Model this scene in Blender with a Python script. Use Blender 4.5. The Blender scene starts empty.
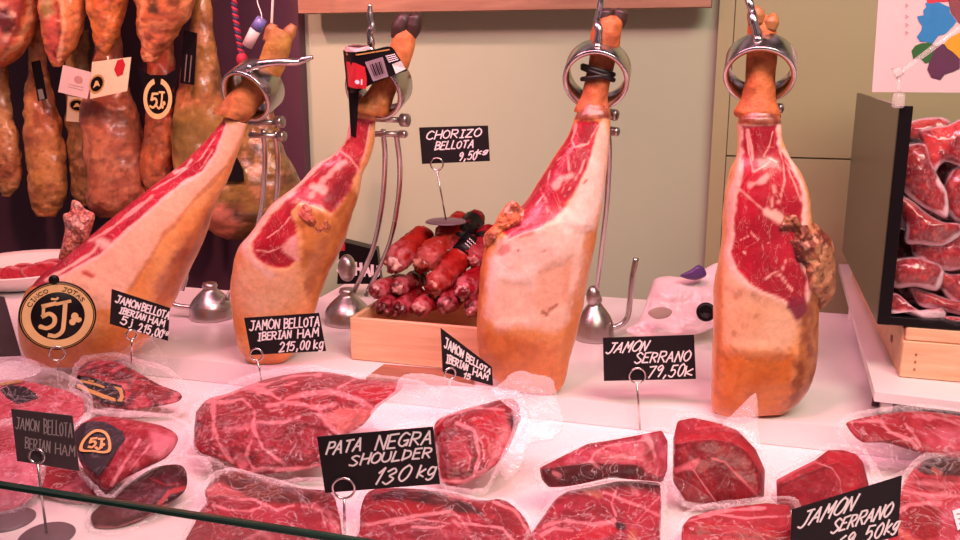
import bpy, math, random
import numpy as np
from mathutils import Vector

random.seed(5)
RS = np.random.RandomState(5)
SC = bpy.context.scene
COL = SC.collection

# ------------------------------------------------------------------ camera, light, exposure
PITCH, YAW, CAM_H, FPX = math.radians(13.1), math.radians(16.3), 0.70, 900.0
cam_data = bpy.data.cameras.new('camera')
cam_data.sensor_width = 36.0
cam_data.lens = FPX / 960.0 * 36.0
cam_data.clip_start = 0.02
cam = bpy.data.objects.new('camera', cam_data)
COL.objects.link(cam)
cam.location = (0, 0, CAM_H)
cam.rotation_euler = (math.pi / 2 - PITCH, 0, YAW)
SC.camera = cam

SC.view_settings.view_transform = 'Standard'
SC.view_settings.look = 'None'
SC.view_settings.gamma = 1.0
SC.view_settings.use_curve_mapping = False
SC.view_settings.exposure = 0.0

world = bpy.data.worlds.new('shop_air')
SC.world = world
world.use_nodes = True
bg = world.node_tree.nodes['Background']
# the rest of the shop around the counter: uneven warm light and dark corners
_nt = world.node_tree
_tc = _nt.nodes.new('ShaderNodeTexCoord')
_mp = _nt.nodes.new('ShaderNodeMapping'); _mp.inputs['Scale'].default_value = (1.0, 1.0, 0.6)
_nz = _nt.nodes.new('ShaderNodeTexNoise'); _nz.inputs['Scale'].default_value = 2.6; _nz.inputs['Detail'].default_value = 1.0
_rp = _nt.nodes.new('ShaderNodeValToRGB')
_rp.color_ramp.elements[0].position, _rp.color_ramp.elements[0].color = 0.42, (0.03, 0.02, 0.02, 1)
_rp.color_ramp.elements[1].position, _rp.color_ramp.elements[1].color = 0.62, (1.0, 0.60, 0.66, 1)
_nt.links.new(_tc.outputs['Generated'], _mp.inputs[0]); _nt.links.new(_mp.outputs[0], _nz.inputs['Vector'])
_nt.links.new(_nz.outputs['Fac'], _rp.inputs[0]); _nt.links.new(_rp.outputs[0], bg.inputs[0])
bg.inputs[1].default_value = 0.42


def area(name, loc, target, sx, sy, power, color):
    l = bpy.data.lights.new(name, 'AREA')
    l.shape = 'RECTANGLE'
    l.size, l.size_y, l.energy, l.color = sx, sy, power, color
    o = bpy.data.objects.new(name, l)
    COL.objects.link(o)
    o.location = loc
    v = Vector(target) - Vector(loc)
    o.rotation_euler = v.to_track_quat('-Z', 'Y').to_euler()
    return o


def spot(name, loc, target, power, color, angle=60, radius=0.06, blend=0.8):
    l = bpy.data.lights.new(name, 'SPOT')
    l.energy, l.color, l.spot_size, l.shadow_soft_size, l.spot_blend = power, color, math.radians(angle), radius, blend
    o = bpy.data.objects.new(name, l)
    COL.objects.link(o)
    o.location = loc
    v = Vector(target) - Vector(loc)
    o.rotation_euler = v.to_track_quat('-Z', 'Y').to_euler()
    return o


PINK = (1.0, 0.36, 0.49)
area('counter_lamp', (-0.55, 1.15, 1.55), (-0.5, 1.55, 0.05), 2.2, 0.25, 32, PINK)
spot('meat_spotlight', (-1.15, 0.85, 1.75), (-0.75, 1.75, 0.15), 38, (1.0, 0.40, 0.48), 62)
spot('meat_spotlight', (-0.30, 0.80, 1.75), (-0.05, 1.65, 0.20), 38, (1.0, 0.40, 0.48), 62)
spot('rear_spotlight', (-1.75, 1.45, 1.75), (-1.95, 2.6, 0.55), 95, (1.0, 0.44, 0.36), 75)
area('ceiling_lamp', (0.9, 0.3, 2.2), (-0.1, 2.8, 0.45), 1.6, 0.6, 52, (1.0, 0.95, 0.76))
spot('wall_spotlight', (-1.0, 1.6, 1.7), (-1.25, 2.85, 0.50), 70, (1.0, 0.50, 0.50), 60)

# ------------------------------------------------------------------ pixel <-> place
_F = np.array([-math.sin(YAW) * math.cos(PITCH), math.cos(YAW) * math.cos(PITCH), -math.sin(PITCH)])
_R = np.array([math.cos(YAW), math.sin(YAW), 0.0])
_U = np.cross(_R, _F)
_C = np.array([0, 0, CAM_H])
_H = np.array([-math.sin(YAW), math.cos(YAW), 0.0])


def ray(x, y):
    x = np.asarray(x, float); y = np.asarray(y, float)
    return _F + ((x - 480) / FPX)[..., None] * _R - ((y - 270) / FPX)[..., None] * _U


def at_d(x, y, d):
    r = ray(x, y)
    return _C + r * (np.asarray(d, float) / (r @ _H))[..., None]


def at_y(x, y, Y):
    r = ray(x, y)
    return _C + r * (Y / r[..., 1])[..., None]


def at_z(x, y, Z):
    r = ray(x, y)
    return _C + r * ((np.asarray(Z, float) - CAM_H) / r[..., 2])[..., None]


def proj(P):
    v = P - _C
    z = v @ _F
    return 480 + FPX * (v @ _R) / z, 270 - FPX * (v @ _U) / z


def dist(P):
    return float((np.asarray(P) - _C) @ _H)


def px_size(P):                       # metres per pixel at P
    return float((np.asarray(P) - _C) @ _F) / FPX


def crop(ox, oy, s, pts):
    return [(ox + x / s, oy + y / s) for x, y in pts]


# ------------------------------------------------------------------ numpy helpers
def lin(h):
    h = h.lstrip('#')
    c = np.array([int(h[i:i + 2], 16) / 255 for i in (0, 2, 4)])
    return np.where(c <= 0.04045, c / 12.92, ((c + 0.055) / 1.055) ** 2.4)


def _hash(ix, iy, iz, seed):
    n = (ix * 73856093) ^ (iy * 19349663) ^ (iz * 83492791) ^ (seed * 2654435)
    n = (n ^ (n >> 13)) * 1274126177 & 0x7fffffff
    n = (n ^ (n >> 16)) & 0x7fffffff
    return (n % 100003) / 100003.0


def vnoise(P, freq=1.0, seed=0):
    p = np.asarray(P) * freq + 1000.0
    i = np.floor(p).astype(np.int64)
    f = p - i
    f = f * f * (3 - 2 * f)
    out = 0
    for a in (0, 1):
        for b in (0, 1):
            for c in (0, 1):
                w = (f[..., 0] if a else 1 - f[..., 0]) * (f[..., 1] if b else 1 - f[..., 1]) * (f[..., 2] if c else 1 - f[..., 2])
                out = out + w * _hash(i[..., 0] + a, i[..., 1] + b, i[..., 2] + c, seed)
    return out


def fbm(P, freq, seed=0, octs=4):
    t, a, s = 0, 0.5, 0
    for o in range(octs):
        t = t + a * vnoise(P, freq * 2 ** o, seed + o * 17)
        s += a
        a *= 0.5
    return t / s


def catmull(pts, n, closed=False):
    p = np.asarray(pts, float)
    k = len(p)
    if closed:
        q = np.vstack([p[-1], p, p[0], p[1]])
        segs = k
    else:
        q = np.vstack([2 * p[0] - p[1], p, 2 * p[-1] - p[-2]])
        segs = k - 1
    t = np.linspace(0, segs, n, endpoint=not closed)
    i = np.minimum(t.astype(int), segs - 1)
    u = (t - i)[:, None]
    a, b, c, d = q[i], q[i + 1], q[i + 2], q[i + 3]
    return 0.5 * (2 * b + (c - a) * u + (2 * a - 5 * b + 4 * c - d) * u ** 2 + (3 * b - 3 * c + d - a) * u ** 3)


def seg_dist(x, y, pts, closed=False):
    p = np.asarray(pts, float)
    if closed:
        p = np.vstack([p, p[:1]])
    best = np.full(x.shape, 1e9)
    for (ax, ay), (bx, by) in zip(p[:-1], p[1:]):
        vx, vy = bx - ax, by - ay
        L = vx * vx + vy * vy + 1e-9
        t = np.clip(((x - ax) * vx + (y - ay) * vy) / L, 0, 1)
        best = np.minimum(best, np.hypot(x - ax - t * vx, y - ay - t * vy))
    return best


def poly_sd(x, y, pts):               # positive inside
    p = np.asarray(pts, float)
    ins = np.zeros(x.shape, bool)
    j = len(p) - 1
    for i in range(len(p)):
        xi, yi = p[i]; xj, yj = p[j]
        c = ((yi > y) != (yj > y)) & (x < (xj - xi) * (y - yi) / (yj - yi + 1e-12) + xi)
        ins ^= c
        j = i
    d = seg_dist(x, y, pts, True)
    return np.where(ins, d, -d)


def sstep(a, b, v):
    t = np.clip((v - a) / (b - a), 0, 1)
    return t * t * (3 - 2 * t)


# ------------------------------------------------------------------ object helpers
ORIGIN = {}


def thing(name, label, cat, loc, group=None):
    o = bpy.data.objects.new(name, None)
    o.empty_display_size = 0.03
    COL.objects.link(o)
    o.location = [float(v) for v in loc]
    ORIGIN[o.name] = np.array([float(v) for v in loc])
    o['label'], o['category'] = label, cat
    if group:
        o['group'] = group
    return o


def tag(o, label, cat, group=None, kind=None):
    o['label'], o['category'] = label, cat
    if group:
        o['group'] = group
    if kind:
        o['kind'] = kind
    return o


def mesh(name, V, faces, mat, parent=None, smooth=True, col=None, uv=None, label=None):
    V = np.asarray(V, float)
    if parent is None:
        lo, hi = V.min(0), V.max(0)
        org = np.array([(lo[0] + hi[0]) / 2, (lo[1] + hi[1]) / 2, lo[2]])
    else:
        org = ORIGIN[parent.name]
    me = bpy.data.meshes.new(name)
    me.from_pydata((V - org).tolist(), [], faces if isinstance(faces, list) else faces.tolist())
    if smooth:
        me.polygons.foreach_set('use_smooth', [True] * len(me.polygons))
    if col is not None:
        a = me.color_attributes.new('Col', 'FLOAT_COLOR', 'POINT')
        a.data.foreach_set('color', np.asarray(col, np.float32).ravel())
    me.materials.append(mat)
    me.update()
    o = bpy.data.objects.new(name, me)
    COL.objects.link(o)
    if parent is None:
        o.location = org.tolist()
    else:
        o.parent = parent
    ORIGIN[o.name] = org
    if label:
        o['label'] = label
    return o


def grid_faces(n, m, wrap=True, off=0):
    i = np.arange(n - 1)[:, None]
    j = np.arange(m if wrap else m - 1)[None, :]
    j2 = (j + 1) % m
    a = i * m + j; b = i * m + j2; c = (i + 1) * m + j2; d = (i + 1) * m + j
    f = np.stack([np.broadcast_to(q, (n - 1, j.shape[1])) for q in (a, b, c, d)], -1).reshape(-1, 4)
    return (f + off).tolist()


class MB:
    """collects pieces of ONE part"""
    def __init__(s):
        s.V, s.F, s.n = [], [], 0

    def add(s, V, F):
        V = np.asarray(V, float)
        s.V.append(V)
        s.F += [[int(k) + s.n for k in f] for f in F]
        s.n += len(V)
        return s

    def box(s, lo, hi, bevel=0.0):
        lo, hi = np.minimum(lo, hi).astype(float), np.maximum(lo, hi).astype(float)
        b = min(bevel, *((hi - lo) / 2.01))
        if b <= 0:
            V = [(x, y, z) for x in (lo[0], hi[0]) for y in (lo[1], hi[1]) for z in (lo[2], hi[2])]
            F = [(0, 1, 3, 2), (4, 6, 7, 5), (0, 4, 5, 1), (2, 3, 7, 6), (0, 2, 6, 4), (1, 5, 7, 3)]
            return s.add(V, F)
        rows = []
        for z, ins in ((lo[2], b), (lo[2] + b, 0), (hi[2] - b, 0), (hi[2], b)):
            x0, y0, x1, y1 = lo[0] + ins, lo[1] + ins, hi[0] - ins, hi[1] - ins
            c = b if ins == 0 else b * 0.6
            rows.append([(x0 + c, y0, z), (x1 - c, y0, z), (x1, y0 + c, z), (x1, y1 - c, z), (x1 - c, y1, z), (x0 + c, y1, z), (x0, y1 - c, z), (x0, y0 + c, z)])
        F = grid_faces(4, 8) + [list(range(7, -1, -1)), list(range(24, 32))]
        return s.add(np.array(rows).reshape(-1, 3), F)

    def tube(s, pts, r, seg=10, closed=False, n=None):
        p = np.asarray(pts, float)
        if n:
            p = catmull(p, n, closed)
        k = len(p)
        rr = np.broadcast_to(np.asarray(r, float), (k,)) if np.ndim(r) == 0 or len(np.atleast_1d(r)) == k else np.interp(np.linspace(0, 1, k), np.linspace(0, 1, len(r)), r)
        t = np.roll(p, -1, 0) - np.roll(p, 1, 0)
        if not closed:
            t[0], t[-1] = p[1] - p[0], p[-1] - p[-2]
        t /= np.linalg.norm(t, axis=1)[:, None] + 1e-12
        u = np.cross(t[0], (0.13, 0.27, 0.95))
        if np.linalg.norm(u) < 1e-3:
            u = np.cross(t[0], (1, 0, 0))
        rows = []
        a = np.linspace(0, 2 * math.pi, seg, endpoint=False)
        for i in range(k):
            u = u - t[i] * (u @ t[i]); u /= np.linalg.norm(u)
            v = np.cross(t[i], u)
            rows.append(p[i] + rr[i] * (np.cos(a)[:, None] * u + np.sin(a)[:, None] * v))
        V = np.array(rows).reshape(-1, 3)
        F = grid_faces(k, seg)
        if closed:
            base = (k - 1) * seg
            F += [[base + j, base + (j + 1) % seg, (j + 1) % seg, j] for j in range(seg)]
        else:
            F += [list(range(seg - 1, -1, -1)), [(k - 1) * seg + j for j in range(seg)]]
        return s.add(V, F)

    def lathe(s, prof, center, axis=(0, 0, 1), seg=36):
        ax = np.asarray(axis, float); ax /= np.linalg.norm(ax)
        u = np.cross(ax, (0.9, 0.1, 0.3)); u /= np.linalg.norm(u)
        v = np.cross(ax, u)
        a = np.linspace(0, 2 * math.pi, seg, endpoint=False)
        ring = np.cos(a)[:, None] * u + np.sin(a)[:, None] * v
        V = np.array([np.asarray(center) + max(r, 1e-5) * ring + h * ax for r, h in prof]).reshape(-1, 3)
        F = grid_faces(len(prof), seg)
        if prof[0][0] > 1e-4 and prof[0] != prof[-1]:
            F.append(list(range(seg - 1, -1, -1)))
        if prof[-1][0] > 1e-4 and prof[0] != prof[-1]:
            F.append([(len(prof) - 1) * seg + j for j in range(seg)])
        return s.add(V, F)

    def ball(s, c, r, seg=20, rows=12):
        r = np.broadcast_to(np.asarray(r, float), (3,))
        th = np.linspace(0, math.pi, rows)
        a = np.linspace(0, 2 * math.pi, seg, endpoint=False)
        V = np.stack([np.sin(th)[:, None] * np.cos(a), np.sin(th)[:, None] * np.sin(a), np.cos(th)[:, None] * np.ones(seg)], -1).reshape(-1, 3)
        return s.add(np.asarray(c) + V * r, grid_faces(rows, seg))

    def slab(s, quad, th, nrm):
        q = np.asarray(quad, float)
        b = q - np.asarray(nrm) * th
        k = len(q)
        return s.add(np.vstack([q, b]), [list(range(k)), list(range(2 * k - 1, k - 1, -1))] + [[i, i + k, (i + 1) % k + k, (i + 1) % k] for i in range(k)])

    def build(s, name, mat, parent=None, smooth=True, label=None):
        return mesh(name, np.vstack(s.V), s.F, mat, parent, smooth, label=label)


# ------------------------------------------------------------------ materials
class NT:
    def __init__(s, name):
        s.m = bpy.data.materials.new(name)
        s.m.use_nodes = True
        s.t = s.m.node_tree
        s.b = s.t.nodes['Principled BSDF']
        s.out = s.t.nodes['Material Output']
        s._co = None

    def n(s, kind, ins=None, **kw):
        x = s.t.nodes.new(kind)
        for k, v in kw.items():
            setattr(x, k, v)
        for k, v in (ins or {}).items():
            if hasattr(v, 'is_linked'):
                s.t.links.new(v, x.inputs[k])
            else:
                x.inputs[k].default_value = v
        return x

    def co(s):
        if not s._co:
            s._co = s.n('ShaderNodeTexCoord').outputs['Object']
        return s._co

    def scaled(s, sc):
        return s.n('ShaderNodeMapping', {'Vector': s.co(), 'Scale': sc}).outputs[0]

    def noise(s, scale, detail=4, rough=0.55, dist=0.0, vec=None):
        return s.n('ShaderNodeTexNoise', {'Vector': vec or s.co(), 'Scale': scale, 'Detail': detail, 'Roughness': rough, 'Distortion': dist}).outputs['Fac']

    def ramp(s, fac, stops):
        x = s.n('ShaderNodeValToRGB', {'Fac': fac})
        e = x.color_ramp.elements
        while len(e) < len(stops):
            e.new(0.5)
        for q, (p, c) in zip(e, stops):
            q.position = p
            q.color = (*c, 1) if len(c) == 3 else c
        return x.outputs['Color']

    def mix(s, fac, a, b, blend='MIX'):
        x = s.n('ShaderNodeMix', data_type='RGBA', blend_type=blend)
        for k, v in ((0, fac), (6, a), (7, b)):
            if hasattr(v, 'is_linked'):
                s.t.links.new(v, x.inputs[k])
            elif k == 0:
                x.inputs[k].default_value = v
            else:
                x.inputs[k].default_value = (*v, 1) if len(v) == 3 else v
        return x.outputs[2]

    def math(s, op, a, b=0.0):
        x = s.n('ShaderNodeMath', operation=op)
        for k, v in ((0, a), (1, b)):
            if hasattr(v, 'is_linked'):
                s.t.links.new(v, x.inputs[k])
            else:
                x.inputs[k].default_value = v
        return x.outputs[0]

    def set(s, **kw):
        for k, v in kw.items():
            k = {'color': 'Base Color', 'rough': 'Roughness', 'metal': 'Metallic', 'spec': 'Specular IOR Level', 'coat': 'Coat Weight', 'coat_rough': 'Coat Roughness', 'normal': 'Normal', 'alpha': 'Alpha', 'sss': 'Subsurface Weight'}[k]
            if hasattr(v, 'is_linked'):
                s.t.links.new(v, s.b.inputs[k])
            elif k == 'Base Color':
                s.b.inputs[k].default_value = (*v, 1)
            else:
                s.b.inputs[k].default_value = v
        return s

    def bump(s, h, strength=0.3, distance=0.002):
        return s.n('ShaderNodeBump', {'Height': h, 'Strength': strength, 'Distance': distance}).outputs[0]


def simple(name, h, rough=0.5, metal=0.0, var=0.08, scale=40, **kw):
    t = NT(name)
    c = lin(h)
    f = t.noise(scale)
    t.set(color=t.ramp(f, [(0.25, tuple(c * (1 - var))), (0.75, tuple(np.minimum(c * (1 + var), 1)))]), rough=rough, metal=metal, **kw)
    return t.m


def flesh(name, vein=lin('e8b4a4'), rough=0.36, vein_amt=0.32, coat=0.25, bump=0.3, dye=None, spec=0.5):
    t = NT(name)
    at = t.n('ShaderNodeAttribute', attribute_name='Col')
    # fine muscle fibre variation, marbling where alpha says "lean meat"
    f1 = t.noise(90, 5, 0.65, 0.4)
    base = t.mix(0.55, at.outputs['Color'], t.ramp(f1, [(0.28, (0.72, 0.68, 0.68)), (0.72, (1.25, 1.22, 1.2))]), 'MULTIPLY')
    v1 = t.noise(26, 3, 0.6, 1.4, t.scaled((1.0, 1.0, 0.55)))
    line = t.math('ABSOLUTE', t.math('SUBTRACT', v1, 0.5))
    lm = t.ramp(line, [(0.0, (1, 1, 1)), (0.013, (0, 0, 0))])
    v2 = t.noise(70, 2, 0.5, 1.0)
    l2 = t.ramp(t.math('ABSOLUTE', t.math('SUBTRACT', v2, 0.46)), [(0.0, (0.55, 0.55, 0.55)), (0.018, (0, 0, 0))])
    m = t.math('MAXIMUM', lm, t.math('MULTIPLY', l2, 0.35))
    m = t.math('MULTIPLY', t.math('MULTIPLY', m, at.outputs['Alpha']), vein_amt)
    c = t.mix(m, base, vein)
    if dye:
        c = t.mix(1.0, c, dye, 'MULTIPLY')
    t.set(color=c, rough=rough, coat=coat, coat_rough=0.18, spec=spec,
          normal=t.bump(t.noise(55, 5, 0.6), bump, 0.004))
    return t.m


def film_mat(name, haze=0.03, tint=(1.0, 0.90, 0.92), bump=0.4, hi=0.22, edge=0.16):
    t = NT(name)
    t.set(color=tint, rough=0.10, spec=1.0)
    n1 = t.noise(15, 3, 0.5, 2.2, t.scaled((1.0, 1.0, 1.8)))
    n2 = t.noise(26, 2, 0.5, 1.0)
    ridge = t.math('ABSOLUTE', t.math('SUBTRACT', n1, 0.5))
    nr = t.bump(t.math('ADD', t.math('MULTIPLY', ridge, 2.0), t.math('MULTIPLY', n2, 0.15)), bump, 0.010)
    t.set(normal=nr)
    crease = t.ramp(ridge, [(0.0, (hi,) * 3), (0.016, (haze + 0.01,) * 3), (1.0, (haze,) * 3)])
    lw = t.n('ShaderNodeLayerWeight', {'Blend': 0.12, 'Normal': nr}).outputs['Fresnel']
    fac = t.math('MINIMUM', t.math('ADD', crease, t.math('MULTIPLY', lw, edge)), 0.85)
    tr = t.n('ShaderNodeBsdfTransparent').outputs[0]
    mx = t.n('ShaderNodeMixShader', {0: fac, 1: tr, 2: t.b.outputs[0]})
    t.t.links.new(mx.outputs[0], t.out.inputs['Surface'])
    return t.m


def wood_mat(name, a, b, scale=(3, 30, 30), rough=0.5):
    t = NT(name)
    f = t.noise(2.2, 6, 0.6, 0.6, t.scaled(scale))
    t.set(color=t.ramp(f, [(0.3, tuple(lin(a))), (0.7, tuple(lin(b)))]), rough=rough, normal=t.bump(f, 0.15, 0.002))
    return t.m


def glass_mat(name, tint, fac=0.10, rough=0.02):
    t = NT(name)
    t.set(color=tint, rough=rough, spec=0.8)
    lw = t.n('ShaderNodeLayerWeight', {'Blend': 0.15}).outputs['Fresnel']
    f = t.math('MINIMUM', t.math('ADD', t.math('MULTIPLY', lw, 0.6), fac), 0.9)
    tr = t.n('ShaderNodeBsdfTransparent', {'Color': (0.96, 1.0, 0.97, 1)}).outputs[0]
    mx = t.n('ShaderNodeMixShader', {0: f, 1: tr, 2: t.b.outputs[0]})
    t.t.links.new(mx.outputs[0], t.out.inputs['Surface'])
    return t.m


def steel_mat(name, h='c9c4c2', rough=0.2):
    t = NT(name)
    f = t.noise(12, 3, 0.6, 0, t.scaled((1, 1, 14)))
    t.set(color=lin(h), metal=1.0, rough=t.ramp(f, [(0.2, (rough * 0.7,) * 3), (0.8, (rough * 1.5,) * 3)]))
    return t.m


MT = dict(
    flesh=flesh('ham_flesh'),
    crust=flesh('dried_crust', rough=0.6, coat=0.0, bump=1.0, vein_amt=0.2),
    hang=flesh('hanging_ham_rind', rough=0.36, coat=0.3, bump=0.7, vein_amt=0.1),
    pack=flesh('packed_meat', rough=0.36, coat=0.06, vein_amt=0.45, dye=(0.66, 0.32, 0.40), spec=0.14),
    film=film_mat('vacuum_film', 0.014, hi=0.26, edge=0.10),
    seal=film_mat('sealed_film_edge', 0.14, bump=0.5, hi=0.40, edge=0.2),
    clear=film_mat('clear_film', 0.004, bump=0.4, hi=0.08, edge=0.07),
    haze=film_mat('cloudy_film', 0.27, bump=0.25, hi=0.32, edge=0.12),
    steel=steel_mat('polished_steel'),
    brushed=steel_mat('brushed_steel', 'bdb4b0', 0.3),
    black=simple('black_card', '171014', 0.6, spec=0.25),
    slate=simple('grey_black_card', '4a383c', 0.55),
    ink=simple('black_label', '100a0e', 0.4, spec=0.2),
    chalk=simple('white_marker', 'ece2e4', 0.6),
    chalk_dim=simple('dull_marker', 'b09a9c', 0.6),  # greyer lettering colour for the left foreground sign
    gold=simple('gold_print', 'c79a55', 0.4, 0.25),
    gold_pale=simple('pale_gold_print', 'd9b57c', 0.45),
    white=simple('white_plastic', 'f0e6e6', 0.35, var=0.02, scale=6),
    slabw=simple('white_counter_board', 'efe6e6', 0.28, var=0.025, scale=5),
    pale=simple('pale_paper', 'd8bcb8', 0.6, var=0.05),
    cream=simple('cream_paper', 'dccaa8', 0.6, var=0.05),
    red=simple('red_print', 'b3202c', 0.45),
    hoof=simple('dark_hoof', '3a2520', 0.45, var=0.35, scale=70),
    hoof_tan=simple('tan_hoof', 'a06a3c', 0.5, var=0.3, scale=60),
    plate=simple('glazed_plate', 'f2e2e0', 0.2, var=0.02),
    purple=simple('purple_wrapper', '5a3a78', 0.4),
    stone=simple('purple_grey_base', '6d565f', 0.45, var=0.06),
    blackrub=simple('black_rubber', '15100f', 0.5),
    wall=simple('grey_green_wall', 'b6c0a2', 0.55, var=0.025, scale=3),
    beige=simple('beige_panel', 'aca67c', 0.45, var=0.025, scale=3),
    darkpanel=simple('plum_panel', '4e2c3c', 0.55, var=0.12, scale=4),
    greenpanel=simple('olive_panel', '565440', 0.3, var=0.05, scale=5),
    crate=wood_mat('pine_crate', 'd9a47c', 'eec29c'),
    board=wood_mat('brown_board', '8a5a44', 'a8705a'),
    cork=wood_mat('orange_wood', '946650', 'b4866a', (2, 20, 20)),
    glass=glass_mat('counter_glass', (0.85, 0.80, 0.80), 0.07),
    acrylic=glass_mat('clear_acrylic', (0.95, 0.85, 0.85), 0.22),
    edge=simple('green_glass_edge', '1f3a30', 0.15, var=0.15, scale=20),
    string=simple('white_string', 'e8d6cc', 0.7),
    cord_r=simple('red_cord', 'a01c38', 0.7),
    cord_b=simple('navy_cord', '252040', 0.7),
    mapblue=simple('map_blue', '2f86c4', 0.4), mapgreen=simple('map_green', '2f6a34', 0.4),
    mapviolet=simple('map_violet', '5f3450', 0.4), mapyellow=simple('map_yellow', 'e6a72c', 0.4),
    mapred=simple('map_red', 'd0384c', 0.4), mapmaroon=simple('map_maroon', '8a4a50', 0.4),
)


# ------------------------------------------------------------------ painted albedo and organic shapes
def paint(x, y, P, ops, mask=None):
    n = len(x)
    out = np.zeros((n, 4))
    j1 = (fbm(P, 45, 3, 3) - 0.5) * 2
    j2 = (fbm(P, 130, 8, 2) - 0.5) * 2
    for op in ops:
        k = op[0]
        if k == 'base':
            _, h1, h2, fr = op[:4]
            f = sstep(0.35, 0.65, fbm(P, fr, 21, 4))[:, None]
            out[:, :3] = lin(h1) * (1 - f) + lin(h2) * f
            out[:, 3] = op[4] if len(op) > 4 else 0
        elif k == 'mott':
            _, h, fr, thr, amt = op
            f = (sstep(thr - 0.08, thr + 0.08, fbm(P, fr, 33, 4)) * amt)[:, None]
            out[:, :3] = out[:, :3] * (1 - f) + lin(h) * f
        elif k == 'poly':
            pts, h, soft, jit, al = op[1:6]
            sd = poly_sd(x, y, pts) + j1 * jit + j2 * jit * 0.5
            f = sstep(-soft, soft, sd)
            if mask is not None:
                f = f * mask
            f = f[:, None]
            c = lin(h)
            if len(op) > 6:
                g = sstep(0.35, 0.65, fbm(P, op[7] if len(op) > 7 else 30, 51, 4))[:, None]
                c = c * (1 - g) + lin(op[6]) * g
            out[:, :3] = out[:, :3] * (1 - f) + c * f
            out[:, 3:] = out[:, 3:] * (1 - f) + al * f
        elif k == 'line':
            pts, h, w, jit = op[1:5]
            d = seg_dist(x, y, pts) + j1 * jit * 1.6 + j2 * jit * 0.6
            wv = w * (0.55 + 0.9 * fbm(P, 38, 77, 3))
            f = (1 - sstep(wv * 0.3, wv * 1.35, d)) * 0.92
            if mask is not None:
                f = f * mask
            f = f[:, None] * (op[5] if len(op) > 5 else 1)
            out[:, :3] = out[:, :3] * (1 - f) + lin(h) * f
            out[:, 3:] *= 1 - f
    return out


def loft_pts(rows, n=120, m=96, thick=0.8, d=None, power=2.2, cap=True):
    """rows: (xa, ya, xb, yb[, depth]) contour pairs; returns vertices, faces, facing"""
    R = np.array([tuple(r[:4]) + (r[4] if len(r) > 4 else d,) for r in rows], float)
    R = catmull(R, n)
    A = at_d(R[:, 0], R[:, 1], R[:, 4])
    B = at_d(R[:, 2], R[:, 3], R[:, 4])
    c, h = (A + B) / 2, (B - A) / 2
    L = np.linalg.norm(h, axis=1)
    v = _C - c
    hh = h / L[:, None]
    N = v - (v * hh).sum(1)[:, None] * hh
    N /= np.linalg.norm(N, axis=1)[:, None]
    tk = np.interp(np.linspace(0, 1, n), np.linspace(0, 1, len(np.atleast_1d(thick))), np.atleast_1d(thick))
    a = np.linspace(0, 2 * math.pi, m, endpoint=False)
    ca, sa = np.cos(a), np.sin(a)
    e = 2.0 / power
    cx, sx = np.sign(ca) * np.abs(ca) ** e, np.sign(sa) * np.abs(sa) ** e
    V = c[:, None] + h[:, None] * cx[None, :, None] + (N * (L * tk)[:, None])[:, None] * sx[None, :, None]
    nrm = hh[:, None] * ca[None, :, None] + N[:, None] * sa[None, :, None]
    face = np.broadcast_to(sa[None, :], (n, m)).reshape(-1)
    V, nrm = V.reshape(-1, 3), nrm.reshape(-1, 3)
    F = grid_faces(n, m)
    F += [list(range(m - 1, -1, -1)), [(n - 1) * m + j for j in range(m)]]
    return V, F, face, nrm


def loft(name, rows, mat, parent, ops, n=120, m=96, thick=0.8, d=None, power=2.2, rough=0.002, freq=30, zmin=None, dents=(), label=None):
    V, F, face, nrm = loft_pts(rows, n, m, thick, d, power)
    x, y = proj(V)
    col = paint(x, y, V, ops, sstep(-0.15, 0.1, face))
    V = V + nrm * ((fbm(V, freq, 5, 4) - 0.5) * 2 * rough)[:, None]
    for pts, depth, soft in dents:            # trimmed flats and grooves
        f = sstep(-soft, soft, poly_sd(x, y, pts)) * sstep(-0.1, 0.2, face)
        V = V - nrm * (f * depth)[:, None]
    if zmin is not None:
        V[:, 2] = np.maximum(V[:, 2], zmin)
    return mesh(name, V, F, mat, parent, col=col, label=label)


class Floor:
    """depth rule for something lying on a level: front edge at height zb, far top edge at height zb + h"""
    def __init__(s, ybot, ytop, h, zb=0.0, slope=0.0, x0=0.0):
        s.a = (ybot, ytop, h, zb, slope, x0)

    def __call__(s, x, y):
        yb, yt, h, zb, sl, x0 = s.a
        yb = yb + sl * (np.asarray(x) - x0)
        t = np.clip((yb - y) / (yb - yt), -0.3, 1.25)
        return at_z(x, y, zb + np.maximum(t, 0) * h)


class Depth:
    def __init__(s, d, kx=0.0, ky=0.0, x0=0.0, y0=0.0):
        s.a = (d, kx, ky, x0, y0)

    def __call__(s, x, y):
        d, kx, ky, x0, y0 = s.a
        return at_d(x, y, d + kx * (np.asarray(x) - x0) + ky * (np.asarray(y) - y0))


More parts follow.
